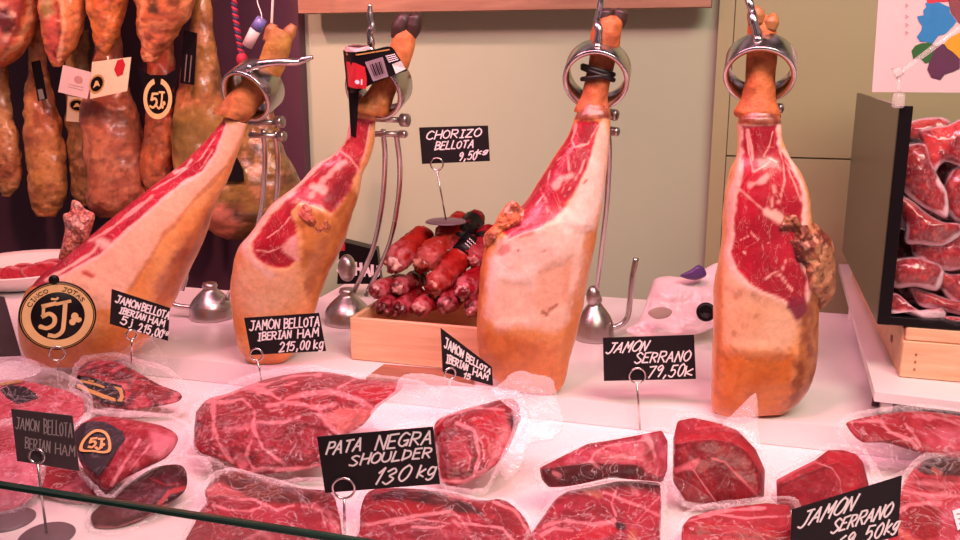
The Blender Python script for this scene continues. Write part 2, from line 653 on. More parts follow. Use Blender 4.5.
def pillow_pts(poly, where, front, back, M=150, rings=26, center=None, a=3.0, b=0.6, smooth=True, zmin=None, rough=0.0, freq=40, seed=5, ridge=None):
    if smooth == 'sharp':                 # straight sides, slightly eased corners
        q = np.asarray(poly, float); q = np.vstack([q, q[:1]])
        L = np.concatenate([[0], np.cumsum(np.hypot(*np.diff(q, axis=0).T))])
        s = np.linspace(0, L[-1], M, endpoint=False)
        p = np.stack([np.interp(s, L, q[:, 0]), np.interp(s, L, q[:, 1])], 1)
        for _ in range(2):
            p = (np.roll(p, 1, 0) + 2 * p + np.roll(p, -1, 0)) / 4
    else:
        p = catmull(poly, M, True) if smooth else np.asarray(poly, float)
    M = len(p)
    c = np.mean(p, 0) if center is None else np.asarray(center, float)
    r = np.concatenate([np.linspace(0.02, 1, rings // 2) ** 0.75, np.linspace(1, 0.02, rings)[1:] ** 0.75])
    side = np.concatenate([-np.ones(rings // 2), np.ones(rings - 1)])
    XY = c + r[:, None, None] * (p - c)[None]
    x, y = XY[..., 0].ravel(), XY[..., 1].ravel()
    rr = np.repeat(r, M); ss = np.repeat(side, M)
    g = np.maximum(1 - rr ** a, 0) ** b
    P = where(x, y)
    dirs = _C - P
    dirs /= np.linalg.norm(dirs, axis=1)[:, None]
    if ridge is not None:                 # an edge between the top and the front face
        do, dr = seg_dist(x, y, p, True), seg_dist(x, y, ridge)
        gf = (do / (do + dr + 1e-6)) ** 0.75
        gf = 0.8 * gf + 0.2 * g
    else:
        gf = g
    lift = np.where(ss > 0, front * gf, -back * g)
    lift = lift + (fbm(P, freq, seed, 4) - 0.5) * 2 * rough * np.where(ss > 0, 1, 0) * np.minimum(g * 2, 1)
    V = P + dirs * lift[:, None]
    if zmin is not None:
        V[:, 2] = np.maximum(V[:, 2], zmin)
    n = len(r)
    F = grid_faces(n, M) + [list(range(M - 1, -1, -1)), [(n - 1) * M + j for j in range(M)]]
    return V, F, x, y, ss


def pillow(name, poly, where, front, back, mat, parent, ops, label=None, **kw):
    V, F, x, y, ss = pillow_pts(poly, where, front, back, **kw)
    col = paint(x, y, V, ops)
    return mesh(name, V, F, mat, parent, col=col, label=label)


def film(name, poly, where, front, mat, parent, M=110, rings=20, rough=0.006, freq=15, center=None, b=0.55, seed=9, zmin=None, label=None):
    """one crinkled sheet of plastic drawn over what lies under it"""
    p = catmull(poly, M, True)
    jag = 1 + 0.035 * (RS.rand(M) - 0.5)
    c = np.mean(p, 0) if center is None else np.asarray(center, float)
    p = c + (p - c) * jag[:, None]
    r = np.linspace(1, 0.02, rings) ** 0.8
    XY = c + r[:, None, None] * (p - c)[None]
    x, y = XY[..., 0].ravel(), XY[..., 1].ravel()
    rr = np.repeat(r, M)
    g = np.maximum(1 - rr ** 5, 0) ** b
    P = where(x, y)
    dirs = _C - P
    dirs /= np.linalg.norm(dirs, axis=1)[:, None]
    n1 = fbm(P * np.array([1, 1, 1.7]), freq, seed, 4)
    cre = 1 - np.abs(n1 - 0.5) * 4
    V = P + dirs * (front * g + rough * cre + 0.001)[:, None]
    if zmin is not None:
        V[:, 2] = np.maximum(V[:, 2], zmin)
    F = grid_faces(rings, M) + [[(rings - 1) * M + j for j in range(M)]]
    return mesh(name, V, F, mat, parent, label=label)


# ------------------------------------------------------------------ handwriting
def _s(t):
    res = []
    for st in t.split(';'):
        st = st.strip()
        cur = st.startswith('~')
        pts = [tuple(float(v) for v in q.split(',')) for q in st.lstrip('~').split()]
        res.append((cur, pts))
    return res


GLYPH = {k: _s(v) for k, v in {
    'A': '0,0 2,6 4,0;.8,2.2 3.2,2.2', 'B': '.2,0 .2,6;~.2,6 2.8,5.7 3,4 .2,3.2;~.2,3.2 3.2,2.8 3.6,.8 .2,0',
    'C': '~3.8,5 2,6 .3,4.5 .2,1.5 2,0 3.8,1', 'D': '.2,0 .2,6;~.2,6 3.2,5 3.6,2 .2,0', 'E': '3.4,6 .2,6 .2,0 3.4,0;.2,3.2 2.8,3.2',
    'G': '~3.8,5 2,6 .3,4.5 .2,1.5 2,0 3.7,1.4;2.2,2.6 3.9,2.6 3.8,.2', 'H': '.2,0 .2,6;3.8,0 3.8,6;.2,3 3.8,3',
    'I': '2,0 2,6;1,6 3,6;1,0 3,0', 'J': '1.2,6 4,6;~2.9,6 2.9,1.6 1.8,0 .2,.9', 'K': '.2,0 .2,6;3.6,6 .2,2.6 3.8,0',
    'L': '.4,6 .2,0 3.4,0', 'M': '0,0 .5,6 2,2.4 3.5,6 4,0', 'N': '.2,0 .4,6 3.6,0 3.8,6',
    'O': '~2,6 .3,4.6 .2,1.6 2,0 3.8,1.6 3.7,4.6 2,6', 'P': '.2,0 .2,6;~.2,6 3.2,5.6 3.3,3.4 .2,2.7',
    'R': '.2,0 .2,6;~.2,6 3.2,5.6 3.3,3.4 .2,2.8;1.4,2.8 3.8,0', 'S': '~3.6,5.2 2,6 .4,4.8 2,3.1 3.7,1.5 2,0 .2,.8',
    'T': '0,6 4,6;2,6 2,0', 'U': '~.2,6 .2,1.5 2,0 3.8,1.5 3.8,6', 'Z': '.2,6 3.8,6 .2,0 4,0', '0': '~2,6 .6,4.6 .5,1.6 2,0 3.4,1.6 3.4,4.6 2,6',
    '1': '1,4.4 2.6,6 1.8,0', '2': '~.4,4.8 2,6 3.6,4.8 2.4,2.4 .2,0;.2,0 3.9,.2', '3': '~.5,5.2 2.2,6 3.4,4.7 1.6,3.2 3.6,1.7 1.8,0 .2,.8',
    '5': '3.6,6 .9,6 .6,3.4;~.6,3.4 2.6,3.8 3.6,2 2.2,.1 .2,.6', '6': '~3.3,5.7 1.2,4.4 .4,1.8 1.9,0 3.5,1.6 2,3 .5,2', '7': '.2,5.8 3.8,6 1.5,0',
    '9': '~3.4,4.8 2,6 .5,4.6 1.6,3.2 3.4,4.6 3.1,2 2.2,0', ',': '2,.7 1.3,-1', 'k': '.3,0 .3,6;2.8,3.8 .4,1.8 3,0', 'g': '~2.8,3.5 1.2,4 .3,2 1.2,.3 2.8,1.6;~2.8,3.9 2.7,-.8 1.4,-2 .2,-1.3',
    'j': '~2,4 2,.4 .8,-.8;2,5.6 2,5.9', 'e': '~.3,2 3.2,2.4 2,4 .4,2.4 1.4,.1 3.2,.8', 'c': '~3,3.4 1.6,4 .4,2 1.6,0 3,.7', 'o': '~1.8,4 .4,2.4 1.6,0 3.2,1.8 1.8,4',
    'l': '1.6,6 1.6,0', '-': '.6,2.6 3.4,2.6', '/': '0,0 3.6,6',
}.items()}


def strokes(text, seed=1, wob=0.18):
    """list of polylines in a box: height 1, width returned"""
    rs = np.random.RandomState(seed)
    out, x = [], 0.0
    for ch in text:
        if ch == ' ':
            x += 3.0
            continue
        g = GLYPH[ch]
        wid = max(p[0] for c, s in g for p in s) if ch not in ',1lj' else 2.6
        dy, sc = rs.uniform(-0.25, 0.25), rs.uniform(0.93, 1.07)
        for cur, pts in g:
            q = np.array(pts) * sc
            q = q + rs.uniform(-wob, wob, q.shape) * (0.0 if len(q) < 2 else 1)
            if cur:
                q = catmull(q, len(q) * 5)
            out.append(np.stack([(q[:, 0] + x) / 6, (q[:, 1] + dy) / 6], 1))
        x += wid + 1.25
    return out, (x - 1.25) / 6


class Face:
    """flat writing surface: quad TL TR BR BL in the scene, u right, v down"""
    def __init__(s, quad):
        s.q = np.asarray(quad, float)
        n = np.cross(s.q[1] - s.q[0], s.q[3] - s.q[0])
        n /= np.linalg.norm(n)
        if n @ (_C - s.q[0]) < 0:
            n = -n
        s.n = n

    def at(s, u, v, lift=0.0):
        u, v = np.asarray(u, float)[..., None], np.asarray(v, float)[..., None]
        a, b, c, d = s.q
        return a * (1 - u) * (1 - v) + b * u * (1 - v) + c * u * v + d * (1 - u) * v + s.n * lift

    def ribbons(s, mb, lines, width, lift=0.0008):
        """lines: polylines in scene space -> flat painted strokes"""
        for i, p in enumerate(lines):
            p = np.asarray(p, float)
            if len(p) < 2:
                continue
            t = np.gradient(p, axis=0)
            t /= np.linalg.norm(t, axis=1)[:, None] + 1e-12
            side = np.cross(s.n, t)
            p = p + s.n * (lift + 0.00004 * (i % 7))
            e0, e1 = p[:1] - t[:1] * width * 0.4, p[-1:] + t[-1:] * width * 0.4
            p = np.vstack([e0, p, e1]); side = np.vstack([side[:1], side, side[-1:]])
            # true mitre at sharp corners: duplicate rows so the stroke keeps its width
            V = np.stack([p + side * width / 2, p - side * width / 2], 1).reshape(-1, 3)
            mb.add(V, [[2 * k, 2 * k + 1, 2 * k + 3, 2 * k + 2] for k in range(len(p) - 1)])

    def write(s, mb, text, u0, v0, w, h, width, slant=0.0, rise=0.0, seed=1):
        """text box: left u0, baseline v0, width w and cap height h in card units"""
        st, W = strokes(text, seed)
        h = h * 0.86
        L = []
        for q in st:
            if len(q) < 4 or True:                          # split straight strokes at their corners
                segs = [q] if len(q) > 6 else [q[k:k + 2] for k in range(len(q) - 1)]
            for g in segs:
                L.append(s.at(u0 + g[:, 0] / W * w + g[:, 1] * slant, v0 - g[:, 1] * h - g[:, 0] / W * rise))
        s.ribbons(mb, L, width)

    def disc(s, mb, cu, cv, ru, rv, lift, seg=40, inner=0.0, a0=0.0, a1=2 * math.pi):
        a = np.linspace(a0, a1, seg)
        o = s.at(cu + ru * np.cos(a), cv + rv * np.sin(a), lift)
        if inner:
            i = s.at(cu + ru * inner * np.cos(a), cv + rv * inner * np.sin(a), lift)
            V = np.stack([o, i], 1).reshape(-1, 3)
            mb.add(V, [[2 * k, 2 * k + 1, 2 * k + 3, 2 * k + 2] for k in range(seg - 1)])
        else:
            mb.add(o, [list(range(seg))])

    def patch(s, mb, uv, lift):
        u = np.array(uv, float)
        mb.add(s.at(u[:, 0], u[:, 1], lift), [list(range(len(u)))])


def quad_at(px, where):
    return np.array([where(np.float64(x), np.float64(y)) for x, y in px])


def bezel(face, mb, th=0.002):
    mb.slab(face.q, th, face.n)


def price_sign(label, px, where, lines, ring=None, foot=None, disc=0.034, board='black', ink='chalk', chalk_w=0.0029, extra=None, group='handwritten price cards'):
    """where: px -> place for the card plane; ring (x, y, r_px); foot: list of px points ring->base, last on the ground at height z"""
    q = quad_at(px, where)
    base = q[2:].mean(0)
    if foot:
        fz = foot[1]
        base = at_z(np.float64(foot[0][-1][0]), np.float64(foot[0][-1][1]), fz)
    t = thing('price_sign', label, 'price sign', base, group)
    f = Face(q)
    mb = MB(); bezel(f, mb)
    b = mb.build('card', MT[board], t, False)
    mb = MB()
    for i, L in enumerate(lines):
        text, u0, v0, w, h = L[:5]
        f.write(mb, text, u0, v0, w, h, chalk_w * (L[7] if len(L) > 7 else 1), L[5] if len(L) > 5 else 0.03, L[6] if len(L) > 6 else 0.0, seed=i * 7 + len(text))
    if extra:
        extra(f, mb)
    mb.build('lettering', MT[ink], b, False, label='white handwritten lettering')
    if ring:
        P = where(np.float64(ring[0]), np.float64(ring[1])) + f.n * 0.004
        r = ring[2] * px_size(P)
        a = np.linspace(0, 2 * math.pi, 28, endpoint=False)
        rt = np.cross(f.n, (0, 0, 1)); rt /= np.linalg.norm(rt)
        up = np.cross(rt, f.n)
        MB().tube([P + r * (math.cos(k) * rt + math.sin(k) * up) for k in a], 0.0020, 8, True).build('ring_clip', MT['steel'], t)
        bot = P - up * r
        if foot:
            pts = [bot] + [where(np.float64(x), np.float64(y)) + f.n * 0.003 for x, y in foot[0][:-1]] + [base + np.array([0, 0, 0.004])]
            MB().tube(pts, 0.0020, 8).build('stem', MT['steel'], t)
            if disc:
                MB().lathe([(0, 0.005), (disc * 0.25, 0.005), (disc * 0.93, 0.0035), (disc, 0.001), (disc, 0.0), (0, 0.0)], base).build('base_disc', MT['stone'], t)
    return t


# ================================================================== THE SETTING
def struct(name, mb, m, smooth=False):
    o = mb.build(name, m, None, smooth)
    o['kind'] = 'structure'
    return o


WALL_Y = 2.85
TOPZ = 0.05
xe = float(at_y(300, 60, 2.80)[0])                 # right edge of the plum panel
xr = float(at_y(713, 120, 2.80)[0])                # left edge of the beige panels
struct('wall_back', MB().box((-3.6, WALL_Y, -0.6), (1.6, WALL_Y + 0.05, 1.9)), MT['wall'])
struct('wall_left', MB().box((-3.6, 2.80, -0.6), (xe, 2.845, 1.9)), MT['darkpanel'])
zs = float(at_y(800, 158, 2.80)[2])
struct('wall_right', MB().box((xr + 0.045, 2.80, zs + 0.002), (1.6, 2.845, 1.9), 0.001).box((xr + 0.045, 2.80, -0.6), (1.6, 2.845, zs - 0.002), 0.001), MT['beige'])
struct('trim_1', MB().box((xr, 2.80, -0.6), (xr + 0.043, 2.845, 1.9)), MT['beige'])
zc = float(at_y(500, 10, 2.72)[2])
struct('trim_2', MB().box((float(at_y(298, 5, 2.72)[0]), 2.72, zc), (float(at_y(711, 5, 2.72)[0]), 2.79, zc + 0.14)), MT['cork'])
struct('floor', MB().box((-3.6, 0.6, -0.62), (1.6, 2.85, -0.6)), MT['stone'])

# the counter
struct('counter_floor', MB().box((-2.6, 0.90, -0.03), (1.2, 1.9, 0.0)), MT['slabw'])
xs = 1.15
ybl = float(at_z(235, 291, TOPZ)[1])
lx = [(-2.4, 1.655), (xs, 1.655), (xs, 2.46), (-1.12, 2.46), (-1.12, ybl), (-2.4, ybl)]
o = MB().slab([(x, y, TOPZ) for x, y in lx], TOPZ - 0.001, (0, 0, 1)).build('raised_display_board', MT['slabw'], None, False)
tag(o, 'long white raised board under the row of hams', 'display board')

# glass at the front of the counter
t = thing('counter_glass', 'low clear glass front of the counter with dark green top edge', 'glass panel', (-0.5, 0.93, 0.0))
gz0, gz1 = float(at_y(0, 487, 0.93)[2]), float(at_y(370, 540, 0.93)[2])
zg = (gz0 + gz1) / 2
MB().box((-2.3, 0.926, 0.0), (1.0, 0.934, zg - 0.003)).build('pane', MT['glass'], t, False)
MB().box((-2.3, 0.925, zg - 0.005), (1.0, 0.935, zg + 0.004), 0.002).build('polished_edge', MT['edge'], t, False)

# white shelf at the right with its legs
t = thing('white_shelf', 'white raised shelf at the right carrying the wooden crate and salami case', 'shelf', (0.65, 2.2, TOPZ - 0.05))
fl, bl, fr = at_z(875, 392, 0.115), at_z(838, 262, 0.115), at_z(960, 402, 0.115)
fl, bl, fr = [np.array(v) for v in (fl, bl, fr)]
dv = (fr - fl); e = fl + dv * 6
MB().slab([fl, e, [e[0], 2.79, 0.115], [bl[0], 2.79, 0.115]], 0.018, (0, 0, 1)).build('shelf_board', MT['slabw'], t, False)
MB().box((fl[0] + 0.02, fl[1] + 0.05, TOPZ + .001), (fl[0] + 0.04, fl[1] + 0.07, 0.097)).build('leg', MT['steel'], t, False)
MB().box((fl[0] + 0.03, 2.40, TOPZ + .001), (fl[0] + 0.05, 2.42, 0.097)).build('leg', MT['white'], t, False)
MB().box((1.0, fl[1] + 0.15, TOPZ + .001), (1.02, fl[1] + 0.17, 0.097)).build('leg', MT['steel'], t, False)
MB().box((1.0, 2.40, TOPZ + .001), (1.02, 2.42, 0.097)).build('leg', MT['white'], t, False)
MB().slab([[fl[0] + 0.012, fl[1] + 0.10, 0.095], [1.15, fl[1] + 0.12, 0.095], [1.15, fl[1] + 0.12, TOPZ + .001], [fl[0] + 0.012, fl[1] + 0.10, TOPZ + .001]], 0.006, (0, -1, 0)).build('back_riser', MT['stone'], t, False)


# ================================================================== HAMS ON THEIR STANDS
def ring_band(mb, c, axis, R, w, th=0.0075):
    prof = [(R - th, -w / 2), (R, -w / 2), (R + 0.0008, -w / 2 + 0.002), (R + 0.0008, w / 2 - 0.002), (R, w / 2), (R - th, w / 2), (R - th, -w / 2)]
    mb.lathe(prof, c, axis, 48)


def view_axes(P):
    v = _C - P
    v = v / np.linalg.norm(v)
    r = np.cross((0, 0, 1), v); r /= np.linalg.norm(r)
    u = np.cross(v, r)
    return r, u, v


def bell(mb, c, R, h):
    mb.lathe([(0, 0), (R, 0), (R * 1.02, h * 0.04), (R, h * 0.10), (R * 0.98, h * 0.32), (R * 0.93, h * 0.40), (R * 0.78, h * 0.54), (R * 0.56, h * 0.68), (R * 0.38, h * 0.78), (R * 0.30, h * 0.84), (R * 0.36, h * 0.90), (R * 0.30, h), (0, h)], c, seg=40)


def stand(label, ring_px, ring_d, R, axis_rud, w, base_px, rods, screw=None, arm=None, clampy=None, base_R=0.052, base_h=0.085, knob=None):
    base = at_z(np.float64(base_px[0]), np.float64(base_px[1]), TOPZ + 0.001)
    t = thing('ham_stand', label, 'ham stand', base, 'steel ham stands')
    mb = MB(); bell(mb, base, base_R, base_h)
    mb.build('base', MT['brushed'], t)
    c = at_d(np.float64(ring_px[0]), np.float64(ring_px[1]), ring_d)
    r, u, v = view_axes(c)
    ax = axis_rud[0] * r + axis_rud[1] * u + axis_rud[2] * v
    ax /= np.linalg.norm(ax)
    mb = MB(); ring_band(mb, c, ax, R, w)
    mb.build('ring', MT['steel'], t)
    db = dist(base)
    for pts in rods:
        ys = np.array([p[1] for p in pts], float)
        tt = (ys - ys[0]) / (ys[-1] - ys[0])
        dd = ring_d + 0.05 + (db - ring_d - 0.05) * tt ** 1.3
        P = [at_d(np.float64(p[0]), np.float64(p[1]), d) for p, d in zip(pts, dd)]
        P[-1][2] = max(P[-1][2], TOPZ + 0.02)
        MB().tube(P, 0.0058, 12, n=30).build('rod', MT['steel'], t)
    if clampy:
        for x0, y0, x1, y1, rad in clampy:
            a, b = at_d(np.float64(x0), np.float64(y0), ring_d + 0.05), at_d(np.float64(x1), np.float64(y1), ring_d + 0.05)
            k = (b - a) / np.linalg.norm(b - a)
            bar = MB().tube([a, b], 0.0062, 12).build('clamp_bar', MT['brushed'], t)
            MB().lathe([(0, 0), (rad, 0.0), (rad, 0.014), (rad * 0.8, 0.016), (0, 0.016)], b, k + 0.6 * v, 24).build('clamp_knob', MT['brushed'], bar)
    if screw:
        P = [at_d(np.float64(x), np.float64(y), ring_d + dz) for x, y, dz in screw]
        s = MB().tube(P, [0.0055, 0.0085, 0.0070, 0.0080, 0.0060, 0.0070, 0.0040], 12, n=34).build('screw_handle', MT['steel'], t)
        MB().ball(P[0], 0.009).build('screw_nut', MT['steel'], s)
    if arm:
        P = [at_d(np.float64(x), np.float64(y), db - 0.01) for x, y in arm]
        for p in P:
            p[2] = max(p[2], TOPZ + 0.008)
        MB().tube(P, 0.0068, 12, n=40).build('support_arm', MT['steel'], t)
    if knob:
        P = at_d(np.float64(knob[0]), np.float64(knob[1]), db - 0.01)
        MB().ball(P, (knob[2] * px_size(P), knob[2] * px_size(P), knob[3] * px_size(P))).build('collar_knob', MT['brushed'], t)
    return t, c, ax


def lump(name, c, px_poly, d, mat, parent, ops, front=0.03, back=0.03, rough=0.012, freq=45, label=None):
    return pillow(name, px_poly, Depth(d), front, back, mat, parent, ops, rough=rough, freq=freq, M=180, rings=44, a=2.2, b=0.6, label=label)


RIND, RIND2, FAT, FATP, LEAN, LEAND, LEANR = 'd08a58', 'e0a878', 'e2a096', 'eabcac', 'a5182f', '7c1020', 'b82038'

# ---- first ham (left, leaning)
d1 = 1.90
rows = [(224, 118, 247, 124, 1.92), (203, 143, 238, 152, 1.92), (180, 165, 227, 180, 1.92), (152, 186, 214, 206, 1.92), (120, 212, 205, 234, 1.92), (94, 234, 191, 264, 1.915),
        (64, 261, 176, 294, 1.91), (40, 279, 161, 322, 1.90), (26, 299, 141, 346, 1.89), (20, 325, 113, 360, 1.88), (23, 350, 84, 368, 1.87), (33, 367, 56, 371, 1.87)]
ham1 = thing('cured_ham', 'long leaning cured ham at the left behind the round gold and black medallion', 'ham', at_d(60, 370, 1.87), 'cut hams on stands')
inner = [(226, 124), (217, 152), (203, 172), (181, 184), (156, 205), (137, 222), (100, 255), (67, 273), (40, 287)]
ops = [('base', 'dc8c4c', 'e8a668', 9),
       ('poly', [(250, 120)] + inner + [(24, 300), (70, 318), (112, 306), (129, 289), (151, 256), (164, 233), (176, 222), (193, 200), (213, 180), (226, 166), (238, 146)], 'e6ae8c', 3, 2, 0, 'e8b496', 8),
       ('line', [(226, 166), (213, 181), (193, 201), (176, 223), (164, 234), (151, 257), (129, 290)], 'c07a50', 2.2, 1, 0.8),  # shading along the ridge, painted as a darker tan line
       ('poly', [(226, 190), (204, 213), (193, 231), (169, 258), (160, 276), (150, 310), (190, 290), (215, 230)], '9a5034', 5, 4, 0, 'b46a42', 30),  # brown right side: shade painted into the rind colour
       ('poly', [(10, 315), (45, 340), (110, 335), (170, 300), (120, 370), (30, 380)], 'da8840', 14, 8, 0, 'd07a3a'),
       ('line', [(84, 273), (92, 276)], 'b2403c', 3, 1),
       ('poly', [(214, 112)] + inner + [(22, 286), (55, 252), (88, 226), (120, 205), (150, 176), (180, 150), (205, 130)], LEANR, 1.3, 2.2, 1, 'a2122c', 25),
       ('line', inner, FATP, 2.2, 0.8),
       ('line', [(44, 280), (70, 265), (92, 251), (99, 240)], FATP, 1.87, 0.96), ('line', [(88, 240), (110, 228), (135, 208), (150, 196)], FAT, 1.73, 1.20),
       ('line', [(150, 190), (175, 176), (200, 158), (216, 134)], FAT, 0.94, 0.80), ('line', [(172, 172), (184, 168), (190, 160)], FATP, 2.16, 1.28),
       ('line', [(198, 172), (212, 150)], FAT, 0.72, 0.80), ('line', [(96, 240), (104, 244)], FATP, 5.00, 2.00)]
loft('rind_and_meat', rows, MT['flesh'], ham1, ops, 220, 170, [0.75, 0.8, 0.85, 0.85, 0.8, 0.7, 0.55], power=2.3, zmin=TOPZ + 0.002, rough=0.0022,
     dents=[([(214, 112)] + inner + [(22, 286), (88, 226), (150, 176)], 0.004, 3)])
lump('hip_bone', None, crop(0, 180, 2.7, [(195, 55), (215, 60), (230, 78), (255, 92), (250, 125), (235, 165), (215, 190), (180, 215), (158, 215), (168, 170), (175, 130), (170, 95), (188, 85)]), 1.91, MT['crust'], ham1,
     [('base', 'c8705c', 'd89680', 60), ('mott', '8a2c2c', 70, 0.50, 0.9), ('mott', 'ecc0b0', 70, 0.62, 0.7)], 0.025, 0.03)
rows = [(213, 113, 244, 123), (217, 108, 249, 120), (224, 100, 254, 115), (231, 92, 260, 107), (240, 83, 267, 97), (250, 72, 275, 86), (258, 60, 282, 73), (265, 45, 288, 56), (270, 33, 292, 42), (276, 27, 290, 33)]
tr = loft('trotter', rows, MT['crust'], ham1, [('base', 'c07a44', 'a8622e', 50), ('mott', '7a4a22', 60, 0.6, 0.6), ('poly', [(250, 80), (262, 90), (300, 60), (300, 10), (255, 30)], 'b88a3c', 5, 4, 0, '9a6a30')], 70, 60, 0.85, d=1.92, rough=0.0035)
for pts in ([(268, 42), (272, 30), (274, 24)], [(284, 44), (290, 32), (294, 25)]):
    MB().tube([at_d(np.float64(x), np.float64(y), 1.925) for x, y in pts], [0.012, 0.014, 0.007], 14, n=12).build('hoof', MT['hoof_tan'], tr)
stand('steel ham stand of the leftmost leaning ham, bare lever handle pointing right', (253, 90), 1.92, 0.057, (-0.56, -0.46, 0.69), 0.062, (212, 317),
      [[(263, 130), (265, 160), (261, 210), (248, 260), (226, 300)], [(275, 132), (278, 165), (274, 215), (262, 262), (236, 300)]],
      screw=[(250, 68, -.05), (262, 64, -.06), (280, 62, -.06), (297, 62, -.05), (303, 60, -.05), (313, 57, -.05)], clampy=[(249, 123, 277, 122, 0.013), (249, 135, 279, 136, 0.011)],
      arm=[(200, 308), (178, 306), (170, 300), (171, 285), (180, 270), (186, 274), (182, 290)], base_R=0.056, base_h=0.092)

# ---- second ham
rows = [(358, 108, 380, 112), (351, 118, 376, 121), (346, 139, 374, 142), (334, 154, 369, 160), (316, 165, 363, 174), (298, 185, 358, 197), (274, 204, 352, 215), (254, 231, 345, 238), (240, 248, 338, 254),
        (234, 270, 328, 274), (232, 295, 319, 298), (234, 321, 311, 320), (239, 346, 301, 343), (248, 360, 288, 359), (258, 368, 274, 368)]
ham2 = thing('cured_ham', 'second ham from the left, orange rind, hanging from the ring with the black wrapper', 'ham', at_d(265, 366, 1.88), 'cut hams on stands')
cut = [(353, 117), (348, 138), (336, 153), (319, 167), (300, 187), (279, 206), (258, 231), (249, 244), (256, 259), (275, 268), (290, 267), (298, 258), (297, 230), (290, 212), (300, 202), (318, 206), (331, 214), (342, 202), (352, 186), (358, 172), (362, 158), (368, 138), (374, 121)]
ops = [('base', 'e29c62', 'ecb27c', 20), ('poly', [(238, 250), (255, 240), (262, 262), (285, 272), (298, 266), (300, 290), (292, 310), (240, 320), (232, 290)], 'ecb48c', 8, 5, 0, 'e6a880'),
       ('poly', [(298, 205), (334, 214), (352, 190), (360, 205), (350, 240), (330, 285), (314, 310), (303, 290), (301, 262), (298, 235)], 'a8622e', 5, 7, 0, 'c07a3c', 45),  # brown dried crust, with right-side shading painted in
       ('poly', [(228, 310), (270, 325), (320, 300), (300, 375), (240, 375)], 'd8823c', 14, 8, 0, 'e0924a'),
       ('line', [(350, 122), (343, 143), (330, 156), (314, 168), (296, 189), (272, 207), (252, 233), (243, 248), (252, 260), (270, 274)], FATP, 5.00, 1.50),
       ('poly', cut, 'ae1c30', 1.4, 2.0, 1, '960f22', 25),
       ('poly', [(322, 200), (331, 213), (342, 202), (352, 186), (357, 174), (345, 172), (333, 186)], '7a1420', 3, 2, 0.6, '90182a'),
       ('poly', [(282, 246), (288, 240), (297, 232), (299, 262), (284, 252)], FAT, 1.5, 2, 0),
       ('line', [(344, 162), (333, 169), (320, 183), (310, 195)], FAT, 3.60, 2.00), ('line', [(312, 186), (322, 190)], FATP, 5.00, 2.00),
       ('line', [(338, 150), (350, 158), (358, 167), (360, 175)], FAT, 1.08, 0.80), ('line', [(371, 125), (367, 145), (363, 160)], FAT, 1.15, 0.80), ('line', [(352, 122), (346, 140), (335, 155)], FAT, 0.86, 0.80),
       ('line', [(255, 250), (268, 252), (282, 247)], FAT, 0.79, 0.80), ('line', [(308, 180), (318, 172), (330, 160)], FAT, 0.65, 0.80), ('line', [(266, 238), (280, 228), (292, 214)], FAT, 0.50, 0.80),
       ('mott', 'b0552a', 120, 0.70, 0.25)]
loft('rind_and_meat', rows, MT['flesh'], ham2, ops, 220, 170, [0.8, 0.85, 0.85, 0.8, 0.72, 0.6, 0.5], d=1.89, power=2.4, zmin=TOPZ + 0.002, rough=0.0022, dents=[(cut, 0.004, 3)])
lump('hip_bone', None, crop(220, 110, 3.857, [(262, 345), (300, 330), (340, 350), (390, 385), (432, 400), (440, 440), (425, 500), (400, 560), (350, 580), (318, 520), (290, 480), (300, 420), (275, 390)]), 1.85, MT['crust'], ham2,
     [('base', 'b8693a', 'cc8850', 60), ('mott', '7a3020', 60, 0.48, 0.9), ('mott', 'dd9a80', 60, 0.62, 0.7), ('poly', [(285, 195), (310, 195), (312, 218), (295, 222)], 'b85648', 3, 3, 0, 'd08a76', 80)], 0.035, 0.01, 0.016)
rows = [(349, 110, 384, 118), (351, 108, 388, 114), (356, 103, 390, 109), (364, 95, 393, 100), (372, 84, 398, 88), (380, 70, 405, 76), (386, 56, 411, 62), (390, 44, 415, 48), (394, 34, 416, 36), (399, 29, 414, 30)]
tr = loft('trotter', rows, MT['crust'], ham2, [('base', 'cf8048', 'b86a34', 45), ('mott', '8a4a24', 60, 0.62, 0.5)], 70, 60, 0.85, d=1.88, rough=0.003)
for pts in ([(397, 39), (400, 28), (405, 19), (410, 16)], [(409, 38), (413, 27), (415, 17), (414, 13)]):
    MB().tube([at_d(np.float64(x), np.float64(y), 1.88) for x, y in pts], [0.013, 0.018, 0.016, 0.008], 16, n=16).build('hoof', MT['hoof'], tr)
stand('steel ham stand of the second ham from the left, ring covered by a black wrapper', (379, 86), 1.88, 0.062, (-0.42, -0.42, 0.80), 0.06, (348, 322),
      [[(383, 130), (385, 160), (382, 205), (373, 248), (354, 292)], [(396, 132), (400, 170), (397, 208), (388, 248), (366, 295)]],
      screw=[(371, 50, 0), (371, 42, 0), (370, 34, 0), (372, 26, 0), (370, 18, 0), (370, 4, 0)], clampy=[(374, 119, 402, 120, 0.014), (374, 134, 400, 134, 0.008)], base_R=0.058, base_h=0.088, knob=(347, 268, 9, 14))

